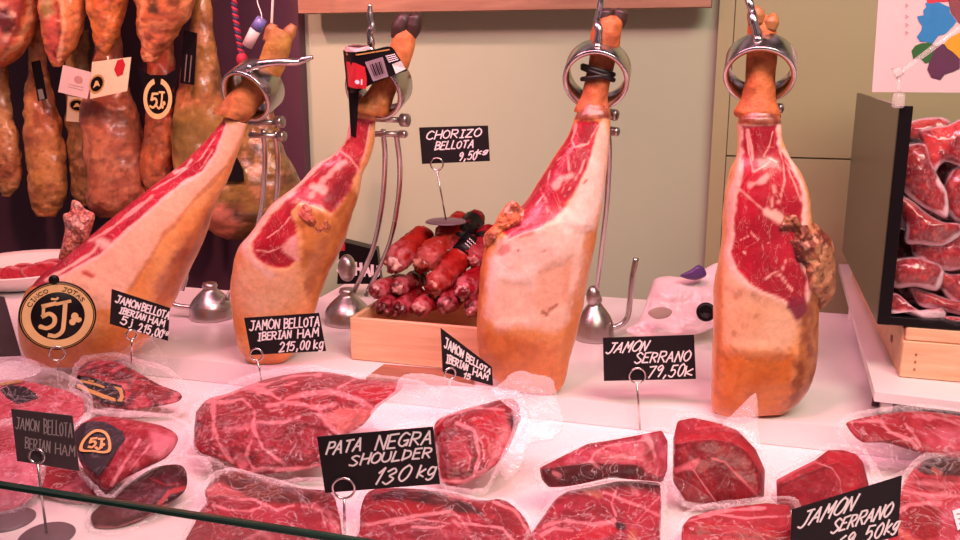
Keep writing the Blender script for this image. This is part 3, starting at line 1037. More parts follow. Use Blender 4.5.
# the wrapper hanging round the second stand's ring
t = thing('printed_wrapper', 'black, red and white printed wrapper with barcode round the ring of the second ham', 'wrapper', at_d(375, 115, 1.82))
W = [(343, 50, 1.86), (352, 52, 1.815), (372, 50, 1.80), (390, 46.5, 1.80), (398, 56, 1.81), (407, 70, 1.83)]
Wb = [(347, 90, 1.86), (354, 93, 1.815), (372, 84, 1.80), (389, 77, 1.80), (400, 73, 1.81), (407, 71, 1.83)]
n = 24
top, bot = catmull([at_d(np.float64(a), np.float64(b), c) for a, b, c in W], n), catmull([at_d(np.float64(a), np.float64(b), c) for a, b, c in Wb], n)
rows_ = np.array([top * (1 - k) + bot * k for k in np.linspace(0, 1, 9)])
V = rows_.reshape(-1, 3)
V2 = V + _H * 0.0015
F = grid_faces(9, n, False)
w0 = mesh('sleeve', np.vstack([V, V2]), F + [[a + len(V) for a in f[::-1]] for f in F], MT['ink'], t)
V = np.vstack([catmull([at_d(np.float64(a), np.float64(b), c) for a, b, c in [(348, 85, 1.835), (349, 105, 1.84), (350, 122, 1.85), (351, 136, 1.86)]], 8), catmull([at_d(np.float64(a), np.float64(b), c) for a, b, c in [(359, 87, 1.82), (358, 107, 1.83), (357, 124, 1.845), (356, 138, 1.86)]], 8)])
mesh('hanging_strip', np.vstack([V, V + _H * 0.0015]), grid_faces(2, 8, False) + [[a + 16 for a in f[::-1]] for f in grid_faces(2, 8, False)], MT['ink'], t)


def sleeve_d(x):
    tx = np.array([proj(p)[0] for p in top]); td = np.array([dist(p) for p in top]); bd = np.array([dist(p) for p in bot])
    k = np.argsort(tx)
    return float(min(np.interp(x, tx[k], td[k]), np.interp(x, np.array([proj(p)[0] for p in bot]), bd)))


def sleeve_patch(name, px, m, parent, lift=0.0012):
    P = []
    for x, y in px:
        P.append(at_d(np.float64(x), np.float64(y), sleeve_d(x) - lift - 0.003))
    return MB().add(P, [list(range(len(P)))]).build(name, m, parent, False)


sleeve_patch('red_panel', crop(310, 0, 4.15, [(150, 255), (190, 262), (228, 278), (236, 330), (234, 368), (190, 368), (160, 360)]), MT['red'], w0)
sleeve_patch('white_band', crop(310, 0, 4.15, [(140, 203), (150, 192), (190, 182), (246, 190), (250, 205), (190, 216), (150, 216)]), MT['pale'], w0)
sleeve_patch('gold_line', crop(310, 0, 4.15, [(150, 222), (200, 224), (330, 203), (331, 208), (200, 230), (150, 228)]), MT['gold'], w0)
bc = sleeve_patch('barcode_label', crop(310, 0, 4.15, [(228, 258), (302, 236), (326, 318), (262, 338)]), simple('grey_label', '8a7880', 0.5), w0)
q = [np.array(p) for p in crop(310, 0, 4.15, [(228, 258), (302, 236), (326, 318), (262, 338)])]
bars = MB()
for u0, u1 in ((.18, .22), (.28, .36), (.40, .43), (.48, .56), (.60, .63), (.68, .76), (.80, .83)):
    px = [q[0] * (1 - u) * (1 - v) + q[1] * u * (1 - v) + q[2] * u * v + q[3] * (1 - u) * v for u, v in ((u0, .18), (u1, .18), (u1, .78), (u0, .78))]
    bars.add([at_d(p[0], p[1], sleeve_d(p[0]) - 0.008) for p in px], [[0, 1, 2, 3]])
bars.build('barcode', MT['ink'], bc, False)
sleeve_patch('price_sticker', crop(310, 0, 4.15, [(340, 266), (378, 252), (398, 286), (356, 306)]), MT['white'], w0)
fc = Face(quad_at(crop(310, 0, 4.15, [(312, 226), (350, 218), (368, 246), (328, 258)]), Depth(1.792)))
mb = MB()
for v in (0.2, 0.45, 0.7, 0.95):
    fc.ribbons(mb, [fc.at(np.linspace(0, 0.95, 9), v + 0.06 * np.array([0, 1, 0, 1, 0, 1, 0, 1, 0]))], 0.0016)
mb.build('small_print', MT['chalk'], w0, False)
fc = Face(quad_at(crop(310, 0, 4.15, [(170, 312), (232, 318), (232, 352), (170, 345)]), Depth(1.800, -0.0006, 0, 352, 0)))
mb = MB(); fc.write(mb, 'el', 0.30, 0.95, 0.5, 0.6, 0.003)
mb.build('lettering', MT['chalk'], w0, False)

# ---- third ham
rows = [(583, 104, 606, 106), (578, 112, 609, 112), (575, 118, 610, 119), (567, 138, 609, 141), (555, 156, 607, 162), (539, 181, 604, 187), (524, 203, 601, 208), (502, 224, 598, 226), (487, 241, 595, 245), (481, 268, 590, 270),
        (478, 303, 584, 304), (477, 337, 576, 338), (481, 360, 569, 362), (496, 380, 564, 383), (520, 392, 556, 394)]
ham3 = thing('cured_ham', 'tall middle ham with white trimmed fat over orange rind, right of the chorizo crate', 'ham', at_d(540, 393, 1.69), 'cut hams on stands')
cut = [(577, 121), (601, 121), (596, 135), (592, 148), (587, 170), (576, 190), (565, 208), (551, 222), (535, 229), (508, 238), (496, 226), (518, 204), (535, 181), (551, 155), (563, 137)]
ops = [('base', 'd88848', 'e29c5e', 20),
       ('poly', [(604, 115), (612, 140), (606, 195), (592, 235), (584, 290), (574, 318), (556, 332), (520, 326), (499, 332), (483, 316), (486, 280), (490, 258), (500, 240), (550, 222), (575, 192), (592, 147)], 'f0d0c4', 5, 4, 0, 'e8b8a0', 9),
       ('poly', [(500, 280), (530, 285), (528, 318), (505, 326), (490, 310)], 'ecc0a8', 4, 3, 0), ('poly', [(538, 270), (560, 262), (575, 270), (566, 305), (545, 320), (532, 300)], 'e6ae94', 5, 4, 0),
       ('line', [(594, 235), (586, 280), (572, 330), (560, 385)], 'c8743c', 6, 3, 0.7), ('line', [(570, 262), (566, 290), (572, 310)], 'd89272', 4, 2, 0.6),  # darker line down the right side is shading put into the rind
       ('line', [(480, 242), (476, 300), (476, 350)], 'b85c26', 5, 3, 0.7),
       ('poly', [(470, 330), (500, 332), (530, 335), (560, 345), (560, 400), (470, 400)], 'cf7430', 9, 7, 0, 'bf6426'),
       ('poly', cut, 'b01a32', 1.3, 2.0, 1, '96102a', 25), ('poly', [(568, 98), (616, 98), (613, 118), (590, 121), (572, 119)], '74341f', 1.5, 2, 0, '9a5a3c', 60), ('poly', [(581, 124), (596, 124), (590, 142), (578, 148), (577, 135)], '8a1424', 2, 1.5, 0.5),  # brown patch at the top paints the dark hollow under the trotter rim
       ('poly', [(512, 226), (530, 200), (545, 180), (556, 160), (560, 170), (548, 205), (530, 226)], '9a1230', 3, 2, 1),
       ('line', [(575, 124), (570, 140), (574, 147), (588, 144), (598, 126)], FAT, 1.30, 0.80), ('line', [(556, 160), (566, 152), (569, 172), (562, 192)], FAT, 0.72, 0.80), ('line', [(555, 186), (561, 178), (570, 176)], FAT, 4.00, 2.20),
       ('line', [(538, 188), (545, 200), (547, 212)], FAT, 0.72, 0.80), ('line', [(590, 150), (580, 172), (565, 196)], FAT, 0.65, 0.80), ('line', [(548, 170), (545, 190), (535, 205)], FAT, 0.50, 0.80), ('line', [(532, 232), (512, 240), (500, 252)], 'c04848', 3, 2.5, 0.7),
       ('line', [(543, 312), (547, 314)], '8a4a3a', 2, 0.5), ('line', [(550, 310), (558, 305)], 'a86a58', 1.4, 0.5), ('line', [(543, 250), (544, 251)], 'a86a58', 1.4, 0.4), ('line', [(517, 250), (518, 251)], 'a86a58', 1.4, 0.4), ('line', [(584, 183), (587, 180)], 'a86a58', 1.4, 0.4)]
loft('rind_and_meat', rows, MT['flesh'], ham3, ops, 230, 170, [0.85, 0.9, 0.9, 0.85, 0.75, 0.62, 0.5], d=1.70, power=2.5, zmin=TOPZ + 0.002, rough=0.0016,
     dents=[(cut, 0.004, 3), ([(490, 245), (545, 235), (540, 265), (505, 280)], 0.004, 7), ([(500, 282), (530, 284), (528, 318), (495, 322)], 0.004, 5), ([(536, 272), (572, 258), (566, 306), (540, 318)], 0.005, 6), ([(575, 230), (597, 230), (586, 300), (566, 360)], 0.006, 6)])
lump('hip_bone', None, crop(460, 90, 3.857, [(185, 435), (215, 430), (240, 455), (275, 470), (290, 500), (250, 530), (200, 550), (150, 590), (100, 610), (92, 560), (130, 520), (150, 480)]), 1.67, MT['crust'], ham3,
     [('base', 'c4683c', 'd88a58', 60), ('mott', '7c2a1c', 60, 0.50, 0.9), ('mott', 'e8b09a', 60, 0.6, 0.8), ('poly', [(518, 222), (545, 215), (540, 235), (510, 235)], 'b8283a', 4, 4, 0)], 0.03, 0.02, 0.016)
rows = [(574, 112, 611, 116), (575, 107, 610, 111), (579, 100, 608, 103), (583, 88, 609, 90), (586, 74, 612, 75), (589, 60, 615, 60), (590, 45, 619, 46), (592, 30, 621, 31), (597, 20, 623, 22), (603, 15, 620, 16)]
tr = loft('trotter', rows, MT['crust'], ham3, [('base', 'b86836', 'a05228', 45), ('mott', '7a3418', 60, 0.62, 0.5)], 80, 60, 0.9, d=1.71, rough=0.003)
for pts in ([(604, 27), (605, 19), (606, 12), (606, 8)], [(617, 27), (619, 19), (621, 12), (622, 9)]):
    MB().tube([at_d(np.float64(x), np.float64(y), 1.71) for x, y in pts], [0.012, 0.0155, 0.015, 0.008], 16, n=16).build('hoof', MT['hoof'], tr)
P = [at_d(np.float64(x), np.float64(y), d) for x, y, d in ((577, 66, 1.665), (588, 70, 1.66), (600, 75, 1.66), (611, 83, 1.67))]
cs = at_d(np.float64(598), np.float64(74), 1.71)
rs_, us_, vs_ = view_axes(cs)
mb = MB()
for off, tl in ((0.0, -0.38), (0.007, -0.28), (-0.005, 0.15)):
    an = np.linspace(0, 2 * math.pi, 40, endpoint=False)
    mb.tube([cs + us_ * off + rs_ * 0.0285 * math.cos(q) + vs_ * 0.0265 * math.sin(q) + us_ * tl * 0.028 * math.cos(q) for q in an], 0.0048, 8, True)
mb.build('black_strap', MT['blackrub'], ham3)
stand('steel ham stand of the middle ham, bent tube arm rising right of its base', (597, 75), 1.71, 0.0605, (-0.10, -0.46, 0.88), 0.05, (594, 338),
      [[(606, 112), (609, 150), (607, 200), (602, 245), (596, 296)]],
      screw=[(598, 47, -0.03), (598, 40, -0.03), (599, 30, -0.03), (597, 22, -0.02), (600, 8, 0), (602, -8, 0.02)], clampy=[(600, 112, 610, 114, 0.011), (600, 130, 611, 131, 0.009)],
      arm=[(604, 328), (618, 326), (627, 318), (630, 300), (632, 280), (636, 258)], base_R=0.047, base_h=0.105, knob=(593, 296, 7, 11))

# ---- fourth ham
rows = [(746, 108, 772, 108), (741, 115, 776, 115), (738, 122, 779, 122), (739, 140, 782, 141), (738, 156, 788, 157), (731, 172, 798, 173), (727, 194, 806, 195), (725, 214, 808, 215), (724, 240, 811, 240), (720, 263, 813, 263),
        (716, 290, 815, 290), (715, 329, 815, 327), (714, 360, 814, 358), (713, 390, 809, 384), (713, 408, 797, 403), (722, 418, 781, 415)]
ham4 = thing('cured_ham', 'upright rightmost ham, broad red cut face and a rough bone at its side', 'ham', at_d(755, 417, 1.57), 'cut hams on stands')
cut = [(741, 126), (777, 125), (778, 145), (791, 165), (800, 184), (804, 208), (800, 230), (800, 255), (808, 280), (806, 299), (794, 303), (772, 295), (750, 284), (737, 269), (730, 252), (733, 235), (735, 214), (737, 195), (741, 176), (742, 156)]
ops = [('base', 'e2965a', 'e8a66c', 20),
       ('poly', [(722, 245), (737, 269), (752, 285), (772, 296), (796, 304), (800, 322), (796, 342), (788, 358), (765, 352), (735, 350), (724, 342), (721, 300)], 'eab894', 6, 4, 0, 'e2a67e', 12),
       ('poly', [(712, 345), (740, 355), (770, 352), (795, 350), (800, 400), (780, 425), (705, 425)], 'd07430', 9, 6, 0, 'c2621f'),
       ('poly', [(716, 250), (722, 250), (722, 340), (714, 345)], 'cf7c42', 4, 3, 0),
       ('poly', [(804, 298), (822, 280), (822, 360), (815, 390), (796, 408), (782, 412), (792, 385), (797, 350), (800, 320)], '8a4420', 4, 6, 0, 'b06a34', 60),  # crust brown at the right edge also carries painted shade
       ('line', [(730, 346), (742, 358), (752, 360)], '8a4a24', 1.0, 1.6, .6), ('line', [(722, 352), (726, 360)], '8a4a24', 1, 1, .6), ('mott', 'a0561e', 50, .68, .5),
       ('poly', [(738, 124), (781, 124), (782, 145), (794, 163), (804, 183), (809, 210), (806, 232), (806, 255), (812, 282), (809, 302), (796, 307), (770, 299), (746, 288), (731, 273), (723, 254), (727, 235), (726, 210), (729, 190), (734, 174), (739, 156)], FATP, 2, 2, 0),
       ('poly', cut, 'b01c32', 1.2, 1.8, 1, '9a1026', 22), ('poly', [(730, 98), (786, 98), (784, 123), (760, 126), (734, 123)], '74341f', 1.5, 2, 0, '9a5a3c', 60), ('poly', [(742, 128), (776, 127), (775, 142), (760, 170), (748, 168), (743, 150)], '8e1626', 3, 2, 0.7), ('poly', [(790, 300), (806, 296), (808, 312), (797, 322), (788, 308)], '7a1a30', 2, 2, 0.2),  # top brown patch stands in for the shaded hollow below the trotter
       ('line', [(745, 134), (748, 153), (753, 172), (765, 166), (772, 160)], FAT, 1.30, 0.96), ('line', [(746, 130), (750, 145), (752, 160)], FAT, 1.87, 1.28),
       ('line', [(736, 187), (750, 199), (765, 211), (773, 217)], FAT, 1.58, 0.96), ('line', [(773, 217), (781, 199), (786, 181), (785, 163), (780, 146)], FAT, 1.22, 0.72), ('line', [(750, 185), (761, 181), (768, 176)], FAT, 4.00, 2.00),
       ('line', [(773, 207), (775, 182), (772, 168)], FAT, 1.08, 0.80), ('line', [(766, 212), (780, 218)], FATP, 5.00, 2.00), ('line', [(774, 132), (770, 146), (764, 156)], FAT, 0.94, 0.80), ('line', [(770, 158), (778, 162)], FATP, 1.80, 0.96), ('line', [(789, 168), (797, 184), (802, 200)], FAT, 0.86, 0.64),
       ('line', [(793, 290), (782, 276), (775, 272), (766, 279)], FAT, 1.22, 0.80), ('line', [(781, 276), (787, 260)], FAT, 1.08, 0.80), ('line', [(742, 252), (744, 253)], FATP, 1.15, 0.32), ('line', [(750, 232), (758, 240), (770, 243)], FAT, 0.50, 0.80), ('line', [(739, 240), (748, 236)], FAT, 0.43, 0.80), ('line', [(742, 160), (740, 180)], FAT, 1.15, 0.64)]
loft('rind_and_meat', rows, MT['flesh'], ham4, ops, 230, 170, [0.85, 0.9, 0.85, 0.8, 0.75, 0.65, 0.5], d=1.59, power=2.7, zmin=TOPZ + 0.002, rough=0.0018,
     dents=[(cut, 0.004, 3), ([(726, 290), (795, 305), (798, 348), (730, 345)], 0.004, 8), ([(725, 352), (790, 358), (780, 405), (722, 405)], 0.005, 7)])
lump('hip_bone', None, crop(690, 90, 3.176, [(275, 395), (300, 375), (325, 370), (345, 395), (370, 405), (400, 425), (425, 450), (448, 470), (460, 520), (462, 580), (462, 640), (440, 675), (405, 700), (380, 660), (360, 600), (330, 550), (300, 520), (290, 490), (270, 440)]), 1.56, MT['crust'], ham4,
     [('base', '9a5c3a', 'b87c54', 55), ('mott', '6a2c1c', 55, 0.47, 0.9), ('mott', 'd8a284', 70, 0.64, 0.8), ('poly', [(805, 258), (818, 246), (838, 252), (836, 298), (815, 303)], 'c48a64', 5, 5, 0, 'a06a48', 60), ('mott', '54201a', 90, 0.60, 0.7),
      ('line', [(776, 245), (790, 252), (800, 262)], '4a1a14', 5, 3)], 0.04, 0.03, 0.020)
rows = [(736, 117, 779, 118), (735, 112, 779, 113), (738, 106, 777, 107), (742, 97, 775, 98), (744, 85, 775, 86), (746, 72, 775, 73), (747, 58, 776, 58), (747, 42, 777, 43), (748, 28, 776, 28), (751, 18, 774, 20), (755, 13, 770, 16)]
tr = loft('trotter', rows, MT['crust'], ham4, [('base', 'c4703c', 'ae5c2c', 45), ('mott', '7c3e1c', 60, 0.62, 0.5)], 80, 60, 0.9, d=1.60, rough=0.003)
for pts in ([(756, 24), (756, 15), (758, 9), (759, 7)], [(768, 30), (770, 22), (770, 17), (769, 15)]):
    MB().tube([at_d(np.float64(x), np.float64(y), 1.59) for x, y in pts], [0.013, 0.0155, 0.012, 0.006], 16, n=16).build('hoof', MT['hoof_tan'], tr)
stand('steel ham stand of the upright right-hand ham, rods hidden behind the meat', (760, 69), 1.60, 0.0600, (-0.02, -0.60, 0.80), 0.044, (766, 352),
      [[(752, 112), (752, 160), (755, 230), (760, 320)], [(764, 112), (765, 160), (768, 230), (772, 320)]],
      screw=[(758, 40, -0.03), (757, 33, -0.03), (754, 22, -0.03), (752, 12, -0.02), (750, 4, -0.02), (745, -10, 0)], clampy=[(742, 108, 774, 108, 0.009)], base_R=0.047, base_h=0.07)


# ================================================================== HAMS HANGING AT THE BACK
RAILZ = 1.46
t = thing('hanging_rail', 'steel rail high on the plum wall from which the rear hams hang', 'rail', (-2.2, 2.5, RAILZ))
MB().tube([(-3.5, 2.40, RAILZ), (-1.5, 2.40, RAILZ)], 0.012, 12).build('front_bar', MT['steel'], t)
MB().tube([(-3.5, 2.60, RAILZ - 0.02), (-1.5, 2.60, RAILZ - 0.02)], 0.012, 12).build('rear_bar', MT['steel'], t)
for x in (-3.45, -1.55):
    MB().box((x - 0.012, 2.38, RAILZ - 0.02), (x + 0.012, 2.80, RAILZ)).build('bracket', MT['steel'], t, False)


def hanging(label, rows, Y, ops, cord_x=None, group='hams hanging at the back', thick=0.8, cut_ops=(), barY=2.40):
    rr = []
    for xa, ya, xb, yb in rows:
        P = at_y(np.float64((xa + xb) / 2), np.float64((ya + yb) / 2), Y)
        rr.append((xa, ya, xb, yb, dist(P)))
    lastP = at_d(np.float64((rows[-1][0] + rows[-1][2]) / 2), np.float64(rows[-1][1]), rr[-1][4])
    h = thing('hanging_ham', label, 'ham', lastP, group)
    loft('rind', rr, MT['hang'], h, ops, 110, 80, [0.6, 0.75, 0.8, 0.75, 0.6], power=2.2, rough=0.013, freq=20)
    top = at_d(np.float64((rows[0][0] + rows[0][2]) / 2), np.float64(rows[0][1]), rr[0][4])
    e = np.array([top[0], barY, RAILZ + (0 if barY < 2.5 else -0.02)])
    MB().tube([top + np.array([0, 0, -0.03]), (top + e) / 2, e], 0.004, 8).build('hanging_cord', MT['string'], h)
    return h


def rind(a, b, c, d='4a2018', thr=0.58, extra=()):
    return [('base', a, b, 9), ('mott', c, 26, 0.55, 0.6), ('mott', d, 16, thr + .06, 0.5), ('mott', 'e0a070', 45, 0.64, 0.35), ('mott', '341810', 60, 0.66, 0.45)] + list(extra)


UP = 'hams hanging in the front row'
hanging('large orange ham tip at the top left corner with a pink cut face', [(-52, -90, 46, -90), (-50, -40, 43, -40), (-44, 0, 38, 0), (-37, 25, 34, 26), (-28, 46, 25, 48), (-20, 60, 10, 63), (-13, 69, -2, 69)], 2.42,
        rind('b4502c', 'd07a42', 'c05a38', extra=[('poly', [(-40, -60), (25, -60), (26, 10), (12, 40), (-10, 55), (-40, 20)], '9c3a30', 4, 5, 0.3, 'c4695a', 20), ('line', [(0, 5), (14, 18), (6, 40)], 'e0a890', 3, 3), ('line', [(30, -10), (30, 18), (20, 42), (2, 58)], 'e6a878', 3, 2, .8), ('poly', [(-5, 8), (8, 6), (16, 24), (6, 36), (-6, 24)], '5a1c1c', 3, 4, .2), ('line', [(22, 0), (18, 26), (6, 48)], '7a2c20', 1.5, 2, .8)]), group=UP)  # dark patch inside the cut face paints the shade of its hollow
hanging('second hanging ham tip from the left, bone and red streak showing at its top', [(32, -90, 84, -90), (35, -40, 86, -40), (40, 0, 85, 2), (43, 22, 83, 24), (45, 42, 76, 43), (48, 57, 68, 58), (52, 67, 61, 67)], 2.42,
        rind('be5c34', 'd8844c', 'cc6c42', extra=[('poly', [(36, -20), (55, -20), (56, 8), (60, 30), (56, 62), (46, 60), (47, 30), (40, 20)], 'a83c34', 3, 4, 0.3, 'c86050', 25), ('line', [(62, 0), (64, 28), (58, 60)], 'e8b088', 2.5, 2, .8), ('line', [(57, 4), (60, 30), (54, 58)], '74241e', 1.5, 2, .8), ('poly', [(38, -15), (52, -12), (54, 12), (48, 22), (40, 12)], '8c7040', 3, 4, 0, 'b89a70', 40)]), group=UP)
hanging('third hanging ham tip from the left, above the white tags', [(78, -90, 138, -90), (82, -40, 134, -40), (87, 0, 129, 0), (90, 20, 123, 21), (94, 38, 117, 39), (98, 51, 111, 52), (102, 58, 108, 58)], 2.42,
        rind('b4582c', 'd07c40', 'b85834'), group=UP)
hanging('fourth hanging ham tip from the left, broad and cratered, above the laurel medallion', [(126, -90, 204, -90), (131, -40, 200, -40), (135, 0, 195, 0), (137, 18, 188, 20), (139, 36, 174, 38), (141, 51, 163, 52), (145, 62, 155, 62)], 2.42,
        rind('a85a36', 'c87848', 'b86040', '3a1c14', 0.54, [('poly', [(146, -20), (158, -20), (158, 14), (148, 12)], '4a3420', 3, 3, 0), ('line', [(142, 0), (140, 20), (144, 50), (150, 60)], 'e09a6c', 2.5, 2, .8), ('mott', 'e0905c', 30, .62, .6)]), group=UP)
LO = 'hams hanging in the rear row'
hanging('dark brown trotter end hanging at the far left edge', [(-16, 40, 6, 40), (-18, 80, 8, 80), (-16, 115, 13, 115), (-12, 145, 19, 145), (-8, 165, 22, 165), (-3, 184, 20, 184), (1, 196, 10, 197)], 2.55, rind('9a5a38', 'c08a58', 'a8603c'), group=LO, barY=2.6)
hanging('slim hanging ham, second from the left, with a black label at its top', [(30, 20, 44, 20), (29, 60, 47, 60), (26, 90, 52, 90), (24, 120, 59, 120), (26, 150, 64, 150), (30, 182, 66, 182), (32, 205, 62, 205), (37, 217, 56, 217)], 2.56,
        rind('a8603a', 'c08448', '8c4a34'), group=LO, barY=2.6)
hanging('narrow olive ham hanging half behind the wide speckled one', [(66, 30, 88, 30), (66, 80, 90, 80), (67, 125, 97, 125), (70, 165, 98, 165), (74, 195, 98, 195), (80, 206, 94, 206)], 2.64,
        rind('8a6038', 'a47c48', '7a4c30'), group=LO, barY=2.6)
hanging('wide speckled brown ham hanging under the white tags', [(98, 20, 120, 20), (92, 70, 126, 70), (84, 100, 132, 100), (83, 120, 138, 120), (86, 150, 144, 150), (88, 180, 147, 180), (90, 205, 146, 205), (100, 218, 134, 218)], 2.54,
        rind('a85a40', 'bc7452', '8c4434', '4c2018', 0.60), group=LO, barY=2.6)
hanging('small reddish ham hanging under the laurel medallion', [(148, 40, 172, 40), (147, 80, 174, 80), (146, 112, 172, 112), (143, 140, 175, 140), (140, 162, 173, 162), (143, 184, 170, 184), (150, 196, 164, 196)], 2.56,
        rind('a8402c', 'c06a40', '7a4028', '54201c', 0.60), group=LO, barY=2.6)
hanging('tall tan and olive ham hanging behind the leftmost ring', [(192, -60, 206, -60), (192, 0, 210, 0), (191, 30, 214, 30), (185, 60, 218, 60), (178, 92, 222, 92), (174, 125, 226, 125), (173, 160, 226, 160), (180, 192, 222, 192), (190, 205, 212, 205)], 2.56,
        rind('a06038', 'b07c40', '8a6030', extra=[('poly', [(170, 110), (215, 105), (225, 130), (225, 190), (170, 190)], '8a6a34', 8, 8, 0, 'a07a40', 15)]), group=LO, barY=2.6)
hanging('golden green ham hanging between the two left stands with a black tag', [(262, 60, 276, 60), (256, 100, 274, 100), (244, 130, 278, 130), (232, 152, 286, 152), (222, 172, 295, 172), (208, 195, 301, 195), (202, 214, 298, 214), (212, 232, 282, 232), (226, 240, 262, 240)], 2.44,
        rind('62492a', '86682f', '7c4a2c', '2c1c10', 0.50, [('poly', [(200, 208), (225, 205), (240, 225), (232, 240), (205, 238)], 'c4745a', 4, 4, 0)]), group=LO, barY=2.6)

# tags hanging on the rear hams
def at_px_y(Y):
    return lambda x, y: at_y(np.float64(x), np.float64(y), Y)


def hang_tag(name, label, cat, px, Y, m, cord=None, group='paper tags on the rear hams', decor=None, shape=None):
    q = [at_y(np.float64(x), np.float64(y), Y) for x, y in px]
    t = thing(name, label, cat, np.mean(q, 0) * [1, 1, 0] + [0, 0, min(p[2] for p in q)], group)
    f = Face(q[:4])
    b = MB().slab(q if shape is None else [at_y(np.float64(x), np.float64(y), Y) for x, y in shape], 0.002, f.n).build('tag_card', m, t, False)
    if cord:
        MB().tube([at_y(np.float64(x), np.float64(y), Y + 0.003) for x, y in cord], 0.003, 8).build('string', MT['string'], t)
    if decor:
        decor(f, b)
    return t


def oval(f, b, u, v, ru, rv):
    mb = MB(); f.disc(mb, u, v, ru, rv, 0.001)
    mb.build('gold_oval', MT['gold'], b, False)
    mb = MB(); f.disc(mb, u, v, ru * .82, rv * .78, 0.0018)
    mb.build('black_oval', MT['ink'], b, False)
    mb = MB()
    f.patch(mb, [(u - ru * .45, v + rv * .4), (u - ru * .15, v - rv * .35), (u + ru * .15, v - rv * .3), (u + ru * .5, v + rv * .35), (u + ru * .1, v + rv * .15)], 0.0026)
    mb.build('emblem', MT['gold_pale'], b, False)


def crest(f, b):
    mb = MB(); f.disc(mb, .58, .38, .14, .14, 0.001)
    mb.build('crest', simple('faded_crest', 'b88a84', 0.6), b, False)
    mb = MB()
    for v in (.62, .72):
        f.ribbons(mb, [f.at(np.linspace(.3, .8, 6), v + 0 * np.linspace(0, 1, 6))], 0.002)
    mb.build('small_print', simple('faded_print', 'b08c88', 0.6), b, False)


hang_tag('paper_tag', 'square greyish pink tag with a small faded crest, left of the pair', 'tag', [(63, 65), (94, 73), (87, 99), (58, 92)], 2.385, MT['pale'], decor=crest)


def pouch(f, b):
    oval(f, b, .17, .62, .20, .26)
    mb = MB(); f.patch(mb, [(.60, .30), (.66, .05), (.80, .02), (.88, .20), (.84, .48), (.70, .52)], 0.001)
    mb.build('red_berry', MT['red'], b, False)


hang_tag('paper_tag', 'white tag with a red patch and gold-rimmed oval, hung from the third ham tip', 'tag', [(92, 62), (131, 57), (127, 91), (90, 99)], 2.375, MT['cream'], [(108, 56), (108, 62)], decor=pouch)
hang_tag('paper_tag', 'lower cream tag with a gold-rimmed oval, under the square tag', 'tag', [(68, 96), (89, 99), (86, 123), (66, 121)], 2.50, MT['cream'], decor=lambda f, b: oval(f, b, .5, .32, .42, .26))
hang_tag('black_label', 'black strip label on the slim second ham from the left', 'label', [(31, 62), (40, 60), (47, 99), (38, 101)], 2.49, MT['ink'], group='black labels on the rear hams',
         decor=lambda f, b: (lambda mb: (f.patch(mb, [(.2, .72), (.7, .72), (.8, .98), (.2, .98)], 0.001), mb.build('pale_seal', simple('grey_seal', '7c7a70', 0.5), b, False)))(MB()))
hang_tag('black_label', 'long black label hanging beside the tall tan ham', 'label', [(184, 30), (197, 33), (194, 85), (180, 83)], 2.46, MT['ink'], group='black labels on the rear hams',
         decor=lambda f, b: (lambda mb: (f.ribbons(mb, [f.at(np.array([.35, .32]), np.array([.45, .95])), f.at(np.array([.7, .66]), np.array([.45, .95]))], 0.004), mb.build('print', simple('dark_print', '6a5a58', 0.5), b, False)))(MB()))
hang_tag('black_label', 'black triangular tag on the golden green ham', 'label', [(236, 156), (243, 170), (244, 181), (222, 182)], 2.33, MT['ink'], group='black labels on the rear hams')


def laurel(f, b):
    mb = MB()
    f.disc(mb, .5, .68, .36, .46, .001, inner=.74, a0=math.radians(-75), a1=math.radians(255))
    mb.build('gold_laurel', MT['gold_pale'], b, False)
    mb = MB()
    f.write(mb, '5', .30, .88, .16, .36, .007, 0.04)
    f.write(mb, 'J', .46, .90, .16, .42, .006, 0.04)
    f.disc(mb, .66, .78, .035, .05, .001); f.disc(mb, .62, .86, .03, .045, .001)
    mb.build('lettering', MT['gold_pale'], b, False)


hang_tag('black_medallion', 'black tag with a pale 5J in a gold laurel, under the fourth ham tip', 'medallion', [(138, 68), (178, 68), (178, 113), (138, 113)], 2.37, MT['ink'], decor=laurel, shape=[(138, 68), (150, 75), (166, 75), (178, 68), (174, 86)] + [(158 + 16.5 * math.cos(k), 99 + 16.5 * math.sin(k)) for k in np.linspace(-0.6, math.pi + 0.6, 22)] + [(142, 86)])

# red and navy cord with its bead, behind the leftmost ring
t = thing('braided_cord', 'red and navy braided cord hanging above the leftmost ring', 'cord', at_y(np.float64(243), np.float64(60), 2.3))
P0 = np.array([at_y(np.float64(x), np.float64(y), 2.3) for x, y in ((231, -40), (234, 0), (236, 20), (239, 40), (242, 58))])
path = catmull(P0, 90)
for ph, m, nm in ((0, 'cord_r', 'red_strand'), (math.pi, 'cord_b', 'navy_strand')):
    s = np.linspace(0, 1, 90) * 2 * math.pi * 11 + ph
    q = path + 0.0045 * (np.cos(s)[:, None] * np.array([1, 0, 0]) + np.sin(s)[:, None] * np.array([0, 1, 0]))
    MB().tube(q, 0.0052, 8).build(nm, MT[m], t)
e = path[0]
MB().tube([e, [e[0], 2.3, RAILZ], [e[0], 2.40, RAILZ]], 0.006, 8).build('upper_cord', MT['cord_r'], t)
MB().ball(path[-1] + [0, 0, -0.004], (0.016, 0.016, 0.02)).build('knot', MT['cord_r'], t)
t = thing('stopper_vial', 'small pinkish tube with a blue cap leaning behind the leftmost ring', 'tube', at_y(np.float64(250), np.float64(50), 2.2))
a, b, c = [at_y(np.float64(x), np.float64(y), 2.2) for x, y in ((247, 46), (256, 29), (262, 19))]
MB().tube([a, b], [0.014, 0.015], 14).build('body', MT['pale'], t)
MB().tube([c, at_y(np.float64(258), np.float64(-30), 2.25), [c[0], 2.40, RAILZ]], .0015, 6, n=20).build('thread', MT['string'], t)
